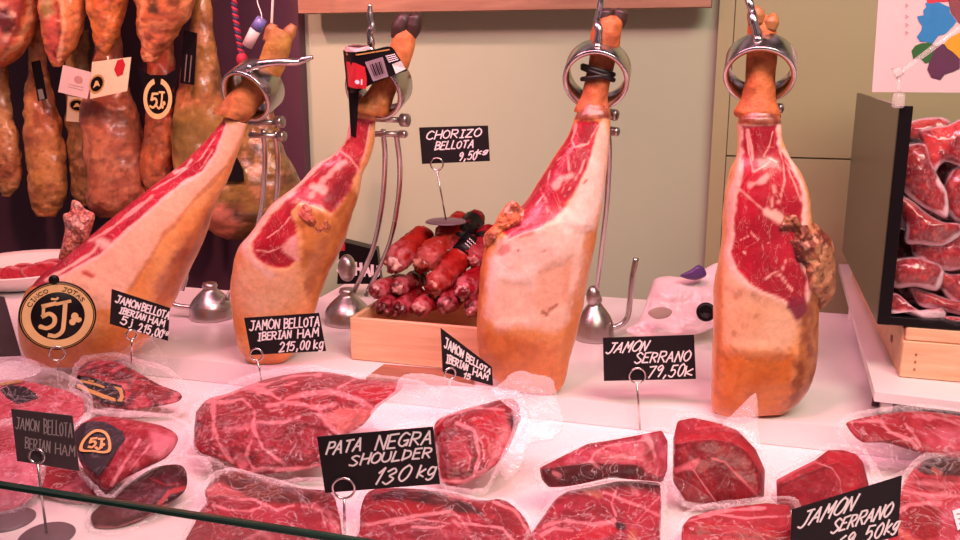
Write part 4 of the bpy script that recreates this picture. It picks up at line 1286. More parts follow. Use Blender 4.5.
MB().tube([b, c], [0.016, 0.014], 14).build('cap', simple('blue_cap', '6a6aa8', 0.35), t)

# ================================================================== PLATE OF SLICES, LEFT
pc = at_z(np.float64(28), np.float64(283), TOPZ + 0.002)
t = thing('serving_plate', 'pale round plate behind the leftmost ham carrying cut slices', 'plate', pc)
MB().lathe([(0, 0.0), (0.10, 0.0), (0.13, 0.006), (0.19, 0.045), (0.205, 0.056), (0.208, 0.058), (0.205, 0.061), (0.188, 0.050), (0.128, 0.013), (0.0, 0.009)], pc, seg=64).build('plate_body', MT['plate'], t)
for i, (x, y, rx, ry, rz) in enumerate([(2, 281, 20, 14, 0), (14, 289, 18, 10, 3), (30, 278, 20, 12, 1), (44, 272, 22, 10, 2), (26, 270, 14, 8, 4), (58, 268, 20, 9, 5), (12, 275, 15, 9, 6)]):
    a = np.linspace(0, 2 * math.pi, 11, endpoint=False)
    rr = 1 + 0.22 * (RS.rand(11) - 0.5)
    poly = [(x + rx * r * math.cos(k), y + ry * r * math.sin(k)) for k, r in zip(a, rr)]
    s = pillow('ham_slice', poly, Depth(dist(pc) - 0.03 - 0.015 * (i % 4)), 0.006, 0.003, MT['pack'], None,
               [('base', 'c8384c', 'd8606a', 30, 0.7), ('line', poly + poly[:1], 'f0c0b8', 2.2, 1.5)], M=60, rings=16, rough=0.010, freq=40)
    tag(s, 'pink cured ham slice lying crumpled on the pale plate at the left', 'ham slice', 'ham slices on the plate')

# ================================================================== CHORIZOS IN THE CRATE
fl, frr = at_z(np.float64(350), np.float64(360), TOPZ + 0.001), at_z(np.float64(502), np.float64(371), TOPZ + 0.001)
ht = float(at_y(np.float64(350), np.float64(318), fl[1])[2])
t = thing('wooden_crate', 'open pale pine crate under the pile of chorizos', 'crate', (fl + frr) / 2)
x0, y0, x1, y1, w = fl[0], fl[1] + 0.005, frr[0], fl[1] + 0.27, 0.011
zb = TOPZ + 0.001
MB().box((x0, y0, zb), (x1, y0 + w, ht), 0.002).build('front_board', MT['crate'], t, False)
MB().box((x0, y1 - w, zb), (x1, y1, ht), 0.002).build('back_board', MT['crate'], t, False)
MB().box((x0, y0 + w, zb), (x0 + w, y1 - w, ht), 0.002).build('side_board', MT['crate'], t, False)
MB().box((x1 - w, y0 + w, zb), (x1, y1 - w, ht), 0.002).build('side_board', MT['crate'], t, False)
MB().box((x0 + w, y0 + w, zb), (x1 - w, y1 - w, zb + 0.008)).build('bottom_board', MT['crate'], t, False)
mb = MB()
bq = [at_z(np.float64(x), np.float64(y), TOPZ + 0.013) for x, y in ((384, 364), (474, 371), (474, 381), (366, 377))]
o = MB().slab(bq, 0.012, (0, 0, 1)).build('wooden_board', MT['board'], None, False)
tag(o, 'low brown board lying in front of the pine crate', 'board')


def chorizo(label, f, b, r, d0, d1, body, tip='d8a0a0', band=None, n=60, bend=0.0, cc=None):
    A, B = at_d(np.float64(f[0]), np.float64(f[1]), d0), at_d(np.float64(b[0]), np.float64(b[1]), d1)
    R = r * 1.18 * px_size(A)
    k = (B - A) / np.linalg.norm(B - A)
    t = thing('chorizo', label, 'chorizo', (A + B) / 2 - [0, 0, R], 'chorizos in the pine crate')
    u = np.cross(k, (0, 0, 1)); u /= np.linalg.norm(u); v = np.cross(u, k)
    s = np.linspace(0, 1, n)
    L = np.linalg.norm(B - A)
    prof = R * np.minimum(1, np.sqrt(np.clip(1 - (1 - np.clip(s * L / (R * 1.1), 0, 1)) ** 2, 0, 1))) * np.sqrt(np.clip(1 - (1 - np.clip((1 - s) * L / (R * 1.3), 0, 1)) ** 2, 0, 1))
    prof = np.maximum(prof, R * 0.12)
    a = np.linspace(0, 2 * math.pi, 36, endpoint=False)
    c = A + (B - A) * s[:, None] + v * (bend * R * np.sin(s * math.pi))[:, None]
    V = c[:, None] + prof[:, None, None] * (np.cos(a)[None, :, None] * u + np.sin(a)[None, :, None] * v)
    V = V.reshape(-1, 3)
    V = V + (V - np.repeat(c, 36, 0)) * ((fbm(V, 70, 3, 3) - 0.5) * 0.5)[:, None]
    ss = np.repeat(s, 36)
    fmix = sstep(0.35, 0.65, fbm(V, 60, 6, 3))[:, None]
    col = np.zeros((len(V), 4))
    col[:, :3] = lin(body[0]) * (1 - fmix) + lin(body[1]) * fmix
    e = (1 - sstep(0.12, 0.40, ss + (fbm(V, 50, 9, 2) - 0.5) * 0.3))[:, None] * sstep(0.30, 0.55, fbm(V, 90, 12, 3))[:, None] * 0.95
    col[:, :3] = col[:, :3] * (1 - e) + lin(tip) * e
    mesh('casing', V, grid_faces(n, 36) + [list(range(35, -1, -1)), [(n - 1) * 36 + j for j in range(36)]], MT['pack'], t, col=col)
    # gathered, ragged end of the casing
    th = np.linspace(0, math.pi, 16)[:, None]; an = np.linspace(0, 2 * math.pi, 26, endpoint=False)[None, :]
    loc = np.stack([np.sin(th) * np.cos(an), np.sin(th) * np.sin(an), np.cos(th) * np.ones_like(an)], -1).reshape(-1, 3)
    rag = 0.62 + 0.85 * (fbm(A + loc * R, 2.2 / R, 4, 3) - 0.3)
    E = A + k * R * 0.30 + (loc[:, :1] * u * 0.86 + loc[:, 1:2] * v * 0.86 - loc[:, 2:] * k * 0.80) * (R * rag)[:, None]
    f2 = sstep(0.38, 0.6, fbm(E, 1.6 / R, 14, 3))[:, None]
    ce = np.zeros((len(E), 4)); ce[:, :3] = lin(tip) * (1 - f2) + lin(body[0]) * f2 * 0.5
    mesh('tied_end', E, grid_faces(16, 26), MT['flesh'], t, col=ce)
    if band:
        s0, s1, wtxt = band
        ca, cb = A + (B - A) * s0 + v * (bend * R * math.sin(s0 * math.pi)), A + (B - A) * s1 + v * (bend * R * math.sin(s1 * math.pi))
        lab = MB().tube([ca, (ca + cb) / 2 + v * 0.02 * R, cb], R * 1.10, 24).build('black_band', MT['ink'], t)
        if wtxt:
            mid = (ca + cb) / 2
            wv = _C - mid; wv = wv - k * (wv @ k); wv /= np.linalg.norm(wv)
            side = np.cross(k, wv)
            h = np.linalg.norm(cb - ca) * 0.42
            q0 = mid + wv * R * 1.13
            fcx = Face([q0 - k * h - side * R * .5 if False else q0 + k * h + side * R * .55, q0 + k * h - side * R * .55, q0 - k * h - side * R * .55, q0 - k * h + side * R * .55])
            mb = MB()
            for vv in (.25, .45, .65):
                fcx.ribbons(mb, [fcx.at(np.linspace(.15, .85, 11), vv + .05 * np.array([0, 1, 0, 1, 1, 0, 1, 0, 0, 1, 0]))], 0.0022)
            mb.build('small_print', MT['chalk'], lab, False)
    return t


dc = dist(fl) + 0.04
RED, RED2, DRK = ('a8261e', 'c0402c'), ('981426', 'bc2c3c'), ('6e0e18', '92202a')
chorizo('dark chorizo lying lowest at the crate front left corner', (381, 309), (404, 296), 9, dc, dc + .10, DRK, 'c07078')
chorizo('dark chorizo low at the crate front, second along the bottom row', (398, 311), (420, 292), 9, dc, dc + .11, DRK, 'c87880')
chorizo('chorizo end at the crate front with a ragged pale tip, third along the bottom row', (417, 311), (440, 292), 9, dc, dc + .11, RED2, 'd0908c')
chorizo('chorizo end low in the crate front, just left of the pale knotted one', (444, 306), (462, 288), 10, dc, dc + .11, DRK, 'b86a70')
chorizo('lowest right chorizo at the crate front beside the orange ham', (470, 310), (490, 292), 9, dc, dc + .11, DRK, 'c88080')
chorizo('left chorizo with a frayed pale end sticking over the crate side', (374, 291), (405, 281), 9, dc + .02, dc + .14, RED2, 'e0a8a4')
chorizo('middle-height chorizo behind the frayed left one', (396, 289), (424, 276), 8, dc + .03, dc + .15, DRK, 'c88888')
chorizo('right chorizo with crumpled pale knotted casing', (461, 294), (486, 268), 10, dc + .01, dc + .13, RED2, 'e2a8a8')
chorizo('upper left chorizo with a broad whitish tip', (391, 265), (430, 233), 11, dc + .05, dc + .19, RED, 'e4b4ae', bend=.15)
chorizo('front chorizo with a black band of small print', (432, 290), (476, 238), 11, dc + .02, dc + .16, RED, 'd09080', band=(.60, .88, True))
chorizo('topmost broad orange red chorizo under the sign base', (420, 266), (466, 226), 11.5, dc + .06, dc + .19, ('b03a2c', 'c85a40'), 'd89888', bend=.1, band=(.74, .84, False))
chorizo('long dark banded chorizo at the upper right of the pile', (446, 252), (480, 214), 9, dc + .10, dc + .24, DRK, 'a04048', band=(.25, .80, False))
chorizo('red chorizo tip peeping out behind the sign base', (440, 236), (464, 216), 8, dc + .14, dc + .24, RED, 'b85048')
chorizo('rearmost right chorizo next to the middle ham bone', (472, 262), (492, 228), 9, dc + .08, dc + .20, RED2, 'd08080', band=(.5, .62, False))

# ================================================================== SALAMI CASE AT THE RIGHT
zsft = 0.116
cfl, cbl = at_z(np.float64(899), np.float64(377), zsft), at_z(np.float64(860), np.float64(299), zsft)
yf, yb, xl, xrr = cfl[1], 2.62, cfl[0] + 0.0, cfl[0] + 0.52
ct = float(at_y(np.float64(899), np.float64(327), yf)[2])
t = thing('pine_crate', 'pale pine crate under the black salami case on the white shelf', 'crate', (xl + .26, (yf + yb) / 2, zsft))
zm = zsft + (ct - zsft) * 0.74
MB().box((xl, yf, zsft), (xrr, yf + .014, zm - .001), 0.002).build('front_board', MT['crate'], t, False)
MB().box((xl + .004, yf + .003, zm), (xrr, yf + .014, ct), 0.002).build('upper_front_board', MT['crate'], t, False)
MB().box((xl, yf + .015, zsft), (xl + .012, yb, ct - .004), 0.002).build('side_board', MT['crate'], t, False)
MB().box((xrr - .012, yf + .015, zsft), (xrr, yb, ct - .004), 0.002).build('side_board', MT['crate'], t, False)
MB().box((xl + .013, yf + .015, zsft), (xrr - .013, yb, zsft + .01)).build('bottom_board', MT['crate'], t, False)
nl = MB()
for k in (.25, .45, .65):
    nl.ball((xl + .025, yf - .0005, zsft + (zm - zsft) * k), 0.0022, 8, 6)
nl.build('nail', MT['board'], t)
MB().ball((xl - .001, yf + .12, zsft + (zm - zsft) * .55), (0.002, 0.012, 0.008), 12, 8).build('knot_hole', MT['board'], t)

ftop, fbot = at_y(np.float64(897), np.float64(106), yf), at_y(np.float64(880), np.float64(326), yf)
xc = float(ftop[0] + fbot[0]) / 2
zt = float(ftop[2]); zb2 = ct + 0.002
t = thing('salami_case', 'tall open-front black display case with olive side panel, stacked with packed salami', 'display case', (xc + .25, (yf + yb) / 2, zb2))
ybk = float(at_z(np.float64(862), np.float64(93), zt)[1])
MB().box((xc, yf + .012, zb2), (xc + .008, ybk, zt)).build('side_panel', MT['greenpanel'], t, False)
MB().box((xc, yf, zb2), (xc + .022, yf + .012, zt), 0.001).build('front_edge', MT['ink'], t, False)
MB().box((xc + .008, yf + .002, zb2), (xc + .5, ybk, zb2 + .016), 0.001).build('bottom_panel', MT['ink'], t, False)
MB().box((xc + .008, ybk - .008, zb2 + .016), (xc + .5, ybk, zt - .11)).build('back_panel', MT['darkpanel'], t, False)
MB().box((xc + .5, yf, zb2), (xc + .51, ybk, zt)).build('side_panel', MT['greenpanel'], t, False)
MB().box((xc + .0085, yf + .012, zb2 + .016), (xc + .011, ybk - .008, zt - .004)).build('inner_lining', MT['ink'], t, False)

sal = [
    ('dark back salami pack lying along the top of the case', [(906, 128), (918, 121), (938, 119), (948, 124), (946, 136), (930, 142), (912, 140)], .16, 'a83c34'),
    ('topmost front salami pack with a white folded corner, at the right edge', [(923, 133), (934, 130), (948, 128), (962, 122), (985, 124), (985, 160), (962, 164), (945, 160), (934, 172), (928, 158), (926, 145)], .05, 'c43438'),
    ('salami pack filling the upper left of the case', [(905, 152), (918, 148), (926, 150), (930, 164), (938, 180), (944, 192), (944, 212), (930, 207), (918, 200), (905, 188), (902, 170)], .03, 'a01a22'),
    ('salami pack cut by the right edge, below the topmost pack', [(948, 186), (956, 172), (975, 168), (990, 180), (988, 212), (966, 222), (950, 210)], .06, '8e1a22'),
    ('salami pack with a white fold, below the upper left one', [(902, 200), (914, 204), (926, 214), (940, 222), (955, 224), (957, 233), (940, 243), (922, 242), (908, 240), (908, 226)], .03, '981e22'),
    ('wide salami pack at the right, middle of the case', [(916, 236), (934, 246), (952, 240), (985, 220), (990, 248), (970, 262), (950, 268), (932, 264), (918, 255)], .05, '9c1a26'),
    ('salami pack with clear bagged end at the left, third row up', [(893, 264), (905, 260), (920, 260), (936, 266), (940, 274), (934, 288), (915, 285), (898, 286), (893, 278)], .03, '961e20'),
    ('salami pack at the right edge, third row up', [(938, 270), (952, 276), (975, 276), (990, 286), (985, 312), (962, 305), (946, 292)], .05, '901c24'),
    ('bottom left salami pack curling upward at its right end', [(885, 314), (890, 298), (900, 296), (915, 308), (930, 314), (938, 308), (942, 314), (937, 321), (925, 322), (905, 313)], .03, '8a1a22'),
    ('long salami pack low at the right, above the bottom row', [(915, 290), (930, 293), (950, 300), (985, 306), (985, 320), (958, 314), (936, 309), (924, 306), (919, 300)], .045, '901c26'),
    ('salami pack in the bottom right corner of the case', [(944, 322), (952, 317), (985, 322), (985, 327), (960, 326)], .03, 'a8303a'),
]
wm = flesh('salami_pack', lin('f0c8c4'), 0.25, 0.25, 0.6)
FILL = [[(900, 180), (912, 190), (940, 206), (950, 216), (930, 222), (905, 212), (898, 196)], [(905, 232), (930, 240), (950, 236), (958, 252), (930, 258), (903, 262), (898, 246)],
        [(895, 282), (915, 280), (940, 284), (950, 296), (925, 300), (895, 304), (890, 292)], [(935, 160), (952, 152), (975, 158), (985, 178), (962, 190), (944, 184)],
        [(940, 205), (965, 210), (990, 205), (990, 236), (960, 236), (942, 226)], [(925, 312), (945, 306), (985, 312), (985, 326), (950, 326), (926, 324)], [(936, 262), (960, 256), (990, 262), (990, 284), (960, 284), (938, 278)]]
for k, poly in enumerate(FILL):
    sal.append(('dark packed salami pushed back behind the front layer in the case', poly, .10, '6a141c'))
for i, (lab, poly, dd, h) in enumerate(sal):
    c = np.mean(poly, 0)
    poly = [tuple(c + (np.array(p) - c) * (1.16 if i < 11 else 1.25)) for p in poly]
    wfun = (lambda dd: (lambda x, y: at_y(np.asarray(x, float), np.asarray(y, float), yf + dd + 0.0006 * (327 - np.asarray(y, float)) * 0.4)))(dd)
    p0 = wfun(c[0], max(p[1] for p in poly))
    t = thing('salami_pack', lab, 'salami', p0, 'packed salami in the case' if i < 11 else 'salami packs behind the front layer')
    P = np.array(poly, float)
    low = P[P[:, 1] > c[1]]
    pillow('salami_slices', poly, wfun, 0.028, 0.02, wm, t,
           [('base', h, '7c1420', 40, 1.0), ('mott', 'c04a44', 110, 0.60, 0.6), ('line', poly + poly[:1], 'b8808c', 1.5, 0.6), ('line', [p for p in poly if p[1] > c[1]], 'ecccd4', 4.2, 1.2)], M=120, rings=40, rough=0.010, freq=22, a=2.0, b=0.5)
    film('bag', c + (P - c) * 1.05, lambda x, y, wf=wfun: wf(x, y), 0.031, MT['clear'], t, rough=0.006, freq=30)
MB()

# poster with a coloured map, standing on the case
Yp = float(at_z(np.float64(876), np.float64(97), zt)[1])
fq = [at_y(np.float64(x), np.float64(y), Yp) for x, y in ((880, -25), (1010, -25), (1010, 93), (872, 92))]
zt0 = zt + 0.001
t = thing('map_poster', 'white poster with a bright patchwork map standing on the salami case', 'poster', (fq[3][0] + .1, Yp, zt0))
f = Face(fq)
b = MB().slab(fq, 0.004, f.n).build('sheet', simple('poster_white', 'e8cccc', 0.3, var=0.02), t, False)


def patch(name, px, m, k):
    P = [at_y(np.float64(x), np.float64(y), Yp) + f.n * (0.0012 + 0.0004 * k) for x, y in px]
    MB().add(P, [list(range(len(P)))]).build(name, MT[m], b, False)


patch('blue_region', crop(860, 0, 4.91, [(320, 14), (350, 18), (385, 10), (415, 25), (440, 35), (440, 60), (475, 105), (455, 130), (420, 165), (385, 175), (355, 215), (325, 205), (295, 205), (278, 180), (300, 150), (305, 128), (288, 105), (280, 80), (312, 75), (310, 50), (325, 35)]), 'mapblue', 1)
patch('green_region', crop(860, 0, 4.91, [(252, 250), (270, 225), (300, 212), (340, 210), (375, 225), (375, 260), (345, 305), (320, 312), (300, 290), (262, 290)]), 'mapgreen', 0)
patch('violet_region', crop(860, 0, 4.91, [(375, 225), (410, 215), (430, 240), (450, 255), (490, 290), (490, 335), (455, 352), (415, 365), (395, 392), (350, 380), (330, 340), (340, 305)]), 'mapviolet', 2)
patch('yellow_region', crop(860, 0, 4.91, [(412, 215), (440, 185), (490, 160), (560, 190), (560, 300), (490, 290), (455, 255), (430, 240)]), 'mapyellow', 3)
patch('red_region', crop(860, 0, 4.91, [(330, -10), (430, -10), (440, 8), (385, 10), (350, 18), (328, 12)]), 'mapred', 0)
patch('maroon_region', crop(860, 0, 4.91, [(432, -10), (560, -10), (560, 150), (490, 120), (475, 100), (445, 60), (440, 35)]), 'mapmaroon', 0)
mb = MB()
for k, y in enumerate((20, 75, 115, 155)):
    P = [at_y(np.float64(860 + (225 + 12 * (j % 2)) / 4.91), np.float64((y + j * 7) / 4.91), Yp) + f.n * 0.0012 for j in range(3)]
    f.ribbons(mb, [P], 0.0025, 0.0002)
mb.build('faint_lettering', simple('faint_pink_print', 'cfa4a6', 0.5), b, False)

# clear holder clipped to the corner of the case, with its rod
t = thing('clear_holder', 'clear plastic clip with a slanting rod at the top corner of the salami case', 'holder', (xc + .01, yf - .004, zt - .02))
yy = yf - 0.006
q = lambda x, y: at_y(np.float64(x), np.float64(y), yy)
MB().tube([q(897, 76), q(906, 68), q(930, 50), q(985, 8)], 0.0045, 10).build('rod', MT['acrylic'], t)
MB().tube([q(894, 74), q(902, 70)], [0.011, 0.009], 12).build('socket', MT['acrylic'], t)
mb = MB(); a, bq_ = q(893, 93), q(904, 108)
mb.box((min(a[0], bq_[0]), yy - .006, bq_[2]), (max(a[0], bq_[0]), yy + .003, a[2]), 0.003)
mb.build('clip', MT['acrylic'], t)
MB().tube([q(899, 76), q(899, 94)], 0.0035, 8).build('neck', MT['acrylic'], t)

# ================================================================== PLASTIC BAG AND WRAPPER BEHIND
bagp = [(626, 330), (640, 320), (648, 296), (654, 280), (668, 276), (684, 277), (700, 271), (722, 263), (728, 290), (724, 318), (708, 330), (688, 336), (662, 337), (640, 337)]
t = thing('plastic_bag', 'crumpled whitish plastic bag lying behind the upright right-hand ham', 'bag', at_z(np.float64(680), np.float64(336), TOPZ + .002))
pillow('bag_body', bagp, Depth(2.0, 0, -0.002, 0, 336), 0.03, 0.02, simple('milky_plastic', 'ead0d4', 0.3, var=0.04), t, [('base', 'ffffff', 'ffffff', 10)], rough=0.022, freq=16, M=140, rings=50, zmin=TOPZ + 0.002)
hole = [(648, 313), (654, 308), (664, 307), (672, 311), (668, 317), (656, 319)]
pillow('cut_hole', hole, Depth(1.955), 0.002, 0.002, simple('grey_pink_hole', 'b09a90', 0.6), t, [('base', 'ffffff', 'ffffff', 10)], M=50, rings=10)
o = MB()
P = at_z(np.float64(705), np.float64(322), TOPZ + .001)
P = at_d(np.float64(706), np.float64(312), 1.93)
o = MB().lathe([(0, 0), (0.020, 0), (0.0215, 0.003), (0.019, 0.008), (0.010, 0.008), (0.009, 0.006), (0, 0.006)], P, (_C - P), 30).build('black_cap', MT['ink'], t)
pw = [(680, 276), (690, 270), (698, 265), (704, 268), (706, 276), (694, 280)]
t2 = pillow('purple_wrapper', pw, Depth(2.06), 0.012, 0.008, MT['purple'], None, [('base', 'ffffff', 'ffffff', 10)], M=60, rings=14)
tag(t2, 'small purple wrapper showing above the plastic bag', 'wrapper')


# ================================================================== MEAT PACKS IN THE FRONT
LN, LN2, DK, FT, PK = '920f28', 'ac2239', '4a0c16', 'f0c4bc', 'd89a98'


def pack(name, label, cat, poly, where, front, ops, bag=None, fmat='film', ffront=None, group='vacuum packed meat', back=0.012, rough=0.006, ctr=None, a=3.0, b=0.5, ground=0.001, M=190, rings=60, flaps=(), wr=0.005, ridge=None, smooth=True):
    c = np.mean(poly, 0)
    yb = max(p[1] for p in poly)
    t = thing(name, label, cat, where(np.float64(c[0]), np.float64(yb)), group)
    pillow('meat', poly, where, front, back, MT['pack'], t, ops, rough=rough, freq=30, M=M, rings=rings, a=a, b=b, center=ctr, zmin=ground, ridge=ridge, smooth=smooth)
    if bag is None:
        P = np.array(poly)
        bag = c + (P - c) * 1.07
    film('plastic_film', bag, where, (front if ffront is None else ffront) + 0.006, MT[fmat], t, rough=wr, M=150, rings=30, zmin=ground)
    q0 = catmull(bag, 110, True); cb = q0.mean(0)
    q0 = cb + (q0 - cb) * (1 + 0.03 * (RS.rand(110) - 0.5))[:, None]
    nv = (cb - q0); nv /= np.linalg.norm(nv, axis=1)[:, None]
    rows_ = []
    for k in range(4):
        q = q0 + nv * (-1 + 2.2 * k)
        P = where(q[:, 0], q[:, 1])
        dd = _C - P; dd /= np.linalg.norm(dd, axis=1)[:, None]
        rows_.append(P + dd * (0.003 + 0.004 * vnoise(P, 45, 3) + 0.004 * (1.5 - abs(k - 1.5)))[:, None])
    V = np.array(rows_).reshape(-1, 3); V[:, 2] = np.maximum(V[:, 2], ground + .001)
    mesh('sealed_edge', V, grid_faces(4, 110), MT['seal'], t)
    for fp, fw, fm in flaps:
        film('film_flap', fp, fw, 0.006, MT[fm], t, rough=0.005, freq=9, M=90, rings=24)
    return t


LEANOPS = [('base', LN, LN2, 28, 0.9), ('mott', '7c1022', 40, 0.60, 0.6)]
z = crop

# --- large shoulder pack, centre left
poly = z(180, 360, 3.86, [(58, 350), (60, 215), (70, 190), (110, 150), (180, 130), (250, 103), (330, 75), (430, 54), (540, 44), (640, 58), (690, 72), (770, 78), (855, 85), (850, 118), (765, 182), (705, 252), (630, 300), (580, 380), (540, 412), (430, 432), (330, 442), (250, 442), (200, 402), (140, 380)])
C3 = lambda p: z(180, 360, 3.86, p)
ops = LEANOPS + [
    ('poly', C3([(290, 240), (300, 215), (460, 220), (550, 240), (600, 300), (560, 400), (440, 422), (330, 400), (320, 320)]), 'a01830', 3, 2, 0.7, '8c1226', 30),
    ('poly', C3([(130, 200), (240, 160), (285, 200), (260, 250), (160, 260)]), '7c1424', 4, 4, 0.5, 'a02034', 40),
    ('poly', C3([(555, 215), (625, 182), (740, 190), (770, 180), (705, 255), (630, 290), (600, 250)]), 'e6b09c', 3, 3, 0, 'd89484', 40),
    ('poly', C3([(420, 130), (480, 80), (540, 70), (640, 75), (600, 105), (500, 125)]), '8c1e28', 4, 3, 0.5),
    ('poly', C3([(660, 130), (740, 100), (850, 90), (845, 118), (765, 160)]), 'bc1c34', 4, 3, 0.4),
    ('line', C3([(110, 150), (180, 130), (250, 105), (320, 115), (385, 150)]), FT, 2.2, 1.5), ('line', C3([(130, 175), (128, 260), (150, 320), (200, 395)]), FT, 2, 1.5),
    ('line', C3([(100, 160), (170, 165), (240, 150), (290, 195), (282, 260), (320, 340), (400, 400)]), FT, 1.8, 1.5), ('line', C3([(300, 238), (400, 242), (460, 222)]), FT, 1.8, 1),
    ('line', C3([(340, 180), (400, 160), (540, 185), (600, 172)]), FT, 2.4, 1.5), ('line', C3([(410, 150), (490, 128), (600, 124), (690, 155), (740, 182)]), FT, 2.2, 1.2), ('line', C3([(610, 108), (690, 66)]), FT, 1.2, .8),
    ('line', C3([(230, 90), (330, 95), (430, 62), (540, 56)]), FT, 1.2, 1.2), ('line', C3([(300, 130), (370, 110), (450, 85)]), FT, 1, 1),
    ('line', C3([(245, 440), (330, 420), (440, 424), (545, 405)]), FT, 2.6, 1.5), ('line', C3([(290, 430), (255, 370), (275, 310)]), FT, 2.2, 2), ('line', C3([(225, 370), (245, 400), (240, 425)]), PK, 5, 2),
    ('line', C3([(540, 210), (575, 250), (610, 280)]), FT, 3, 2), ('line', C3([(185, 262), (230, 268), (255, 258)]), PK, 3, 2), ('line', C3([(60, 260), (90, 300), (130, 345)]), FT, 1.2, 1.2), ('line', C3([(62, 215), (110, 240)]), FT, .8, 1)]
wB = Floor(478, 372, 0.10, 0.028)
pack('shoulder_pack', 'largest vacuum pack at the centre, marbled red shoulder left of the pata negra sign', 'meat pack', poly, wB, 0.045, ops,
     bag=[(190, 446), (191, 415), (202, 396), (228, 383), (262, 372), (300, 366), (345, 371), (400, 378), (425, 383), (440, 400), (420, 440), (370, 478), (330, 482), (290, 484), (256, 490), (240, 476), (214, 464)], a=2.6, b=0.5, ridge=C3([(70, 235), (140, 215), (280, 225), (440, 228), (545, 225), (600, 285)]), rough=0.012, rings=80, M=240, ground=0.026)
# --- right shoulder piece with its long clear bag
C5 = lambda p: z(380, 350, 3.6, p)
poly = C5([(195, 275), (240, 232), (340, 205), (440, 178), (490, 183), (508, 240), (490, 290), (465, 350), (440, 390), (370, 450), (270, 490), (215, 470), (200, 380)])
ops = LEANOPS + [('poly', C5([(205, 300), (280, 262), (340, 288), (355, 380), (345, 450), (230, 462), (200, 400)]), '8c1a26', 3, 2, .8, '6e1018', 40), ('poly', C5([(240, 330), (300, 310), (330, 380), (320, 430), (260, 420)]), 'a8323c', 6, 4, .6),
       ('poly', C5([(330, 245), (440, 215), (455, 250), (410, 330), (385, 405), (362, 330)]), 'b81a30', 3, 3, .9), ('poly', C5([(405, 340), (450, 270), (480, 300), (440, 390), (385, 430)]), 'e4a49c', 4, 3, 0),
       ('poly', C5([(470, 250), (490, 235), (505, 255), (495, 290), (478, 285)]), '4a0e18', 2, 2, 0), ('line', C5([(195, 280), (235, 240), (340, 205), (445, 215)]), FT, 1.8, 1), ('line', C5([(275, 262), (340, 290), (358, 380), (340, 450)]), FT, 2, 1.2), ('line', C5([(300, 340), (325, 385), (318, 430)]), FT, 1.4, 1),
       ('line', C5([(220, 470), (300, 475), (380, 435)]), FT, 2.5, 1.5), ('line', C5([(345, 300), (370, 340), (375, 400)]), FT, 1.2, 1)]
pack('shoulder_pack', 'vacuum pack right of the pata negra sign, its long bag cloudy and folded', 'meat pack', poly, Floor(489, 398, 0.095, 0.03), 0.030, ops, a=2.6, ridge=C5([(205, 300), (270, 255), (350, 285), (420, 230), (470, 240)]), rough=0.009, ground=0.028, ffront=0.034, fmat='film',
     bag=[(438, 430), (450, 410), (476, 400), (502, 392), (520, 394), (528, 420), (522, 440), (508, 455), (496, 476), (484, 493), (460, 493), (440, 486), (434, 460)],
     flaps=[([(402, 376), (430, 374), (468, 384), (500, 388), (504, 398), (470, 408), (440, 420), (424, 436), (402, 430), (378, 430), (372, 410), (394, 392)], Floor(489, 378, 0.10, 0.05), 'haze'),
            ([(490, 392), (500, 384), (516, 371), (534, 374), (552, 379), (558, 400), (564, 424), (552, 440), (530, 446), (520, 470), (506, 480), (500, 460), (512, 430), (510, 408)], Floor(489, 374, 0.14, 0.03), 'haze'),
            ([(520, 446), (556, 430), (572, 440), (566, 470), (548, 496), (534, 520), (520, 500), (512, 478)], Floor(520, 430, 0.05, 0.02), 'film')])
# --- lower packs at the glass
C4 = lambda p: z(190, 450, 5.33, p)
poly = [(205, 490), (218, 475), (237, 471), (262, 478), (300, 488), (330, 492), (338, 510), (342, 535), (342, 562), (193, 562), (196, 520), (206, 503)]
ops = LEANOPS + [('base', '9c2438', 'b43c4c', 28, .6), ('poly', [(204, 490), (218, 474), (237, 470), (300, 488), (332, 492), (330, 504), (300, 503), (270, 504), (240, 496), (215, 497)], '5c281e', 3, 3, 0, '7c4a34', 50),
       ('line', C4([(100, 240), (140, 225), (240, 265), (330, 262), (400, 290), (460, 318), (550, 295)]), FT, 1.6, 1), ('line', C4([(120, 290), (200, 318), (320, 325), (390, 300)]), FT, 1.4, 1), ('poly', C4([(130, 280), (240, 265), (360, 290), (320, 318), (210, 315)]), '9c2834', 2, 2, .4),
       ('line', C4([(660, 300), (740, 340), (775, 420)]), PK, 4, 2), ('line', C4([(600, 300), (700, 320), (720, 400)]), FT, 1.6, 1), ('line', C4([(330, 470), (370, 430), (420, 470)]), PK, 3, 2), ('poly', C4([(90, 210), (150, 170), (230, 210), (300, 250), (160, 235), (100, 260)]), 'd08c80', 3, 3, 0)]
pack('ham_pack', 'vacuum pack lying under the largest shoulder pack, brown rind along its top', 'meat pack', poly, Floor(562, 474, 0.045, 0.0), 0.012, ops, ridge=C4([(110, 245), (240, 262), (330, 262), (460, 312), (700, 320)]), rough=0.006, back=0.004)
C6 = lambda p: z(340, 460, 4.57, p)
poly = [(360, 530), (361, 508), (370, 491), (397, 488), (438, 491), (480, 500), (498, 499), (511, 504), (526, 520), (533, 540), (535, 562), (358, 562)]
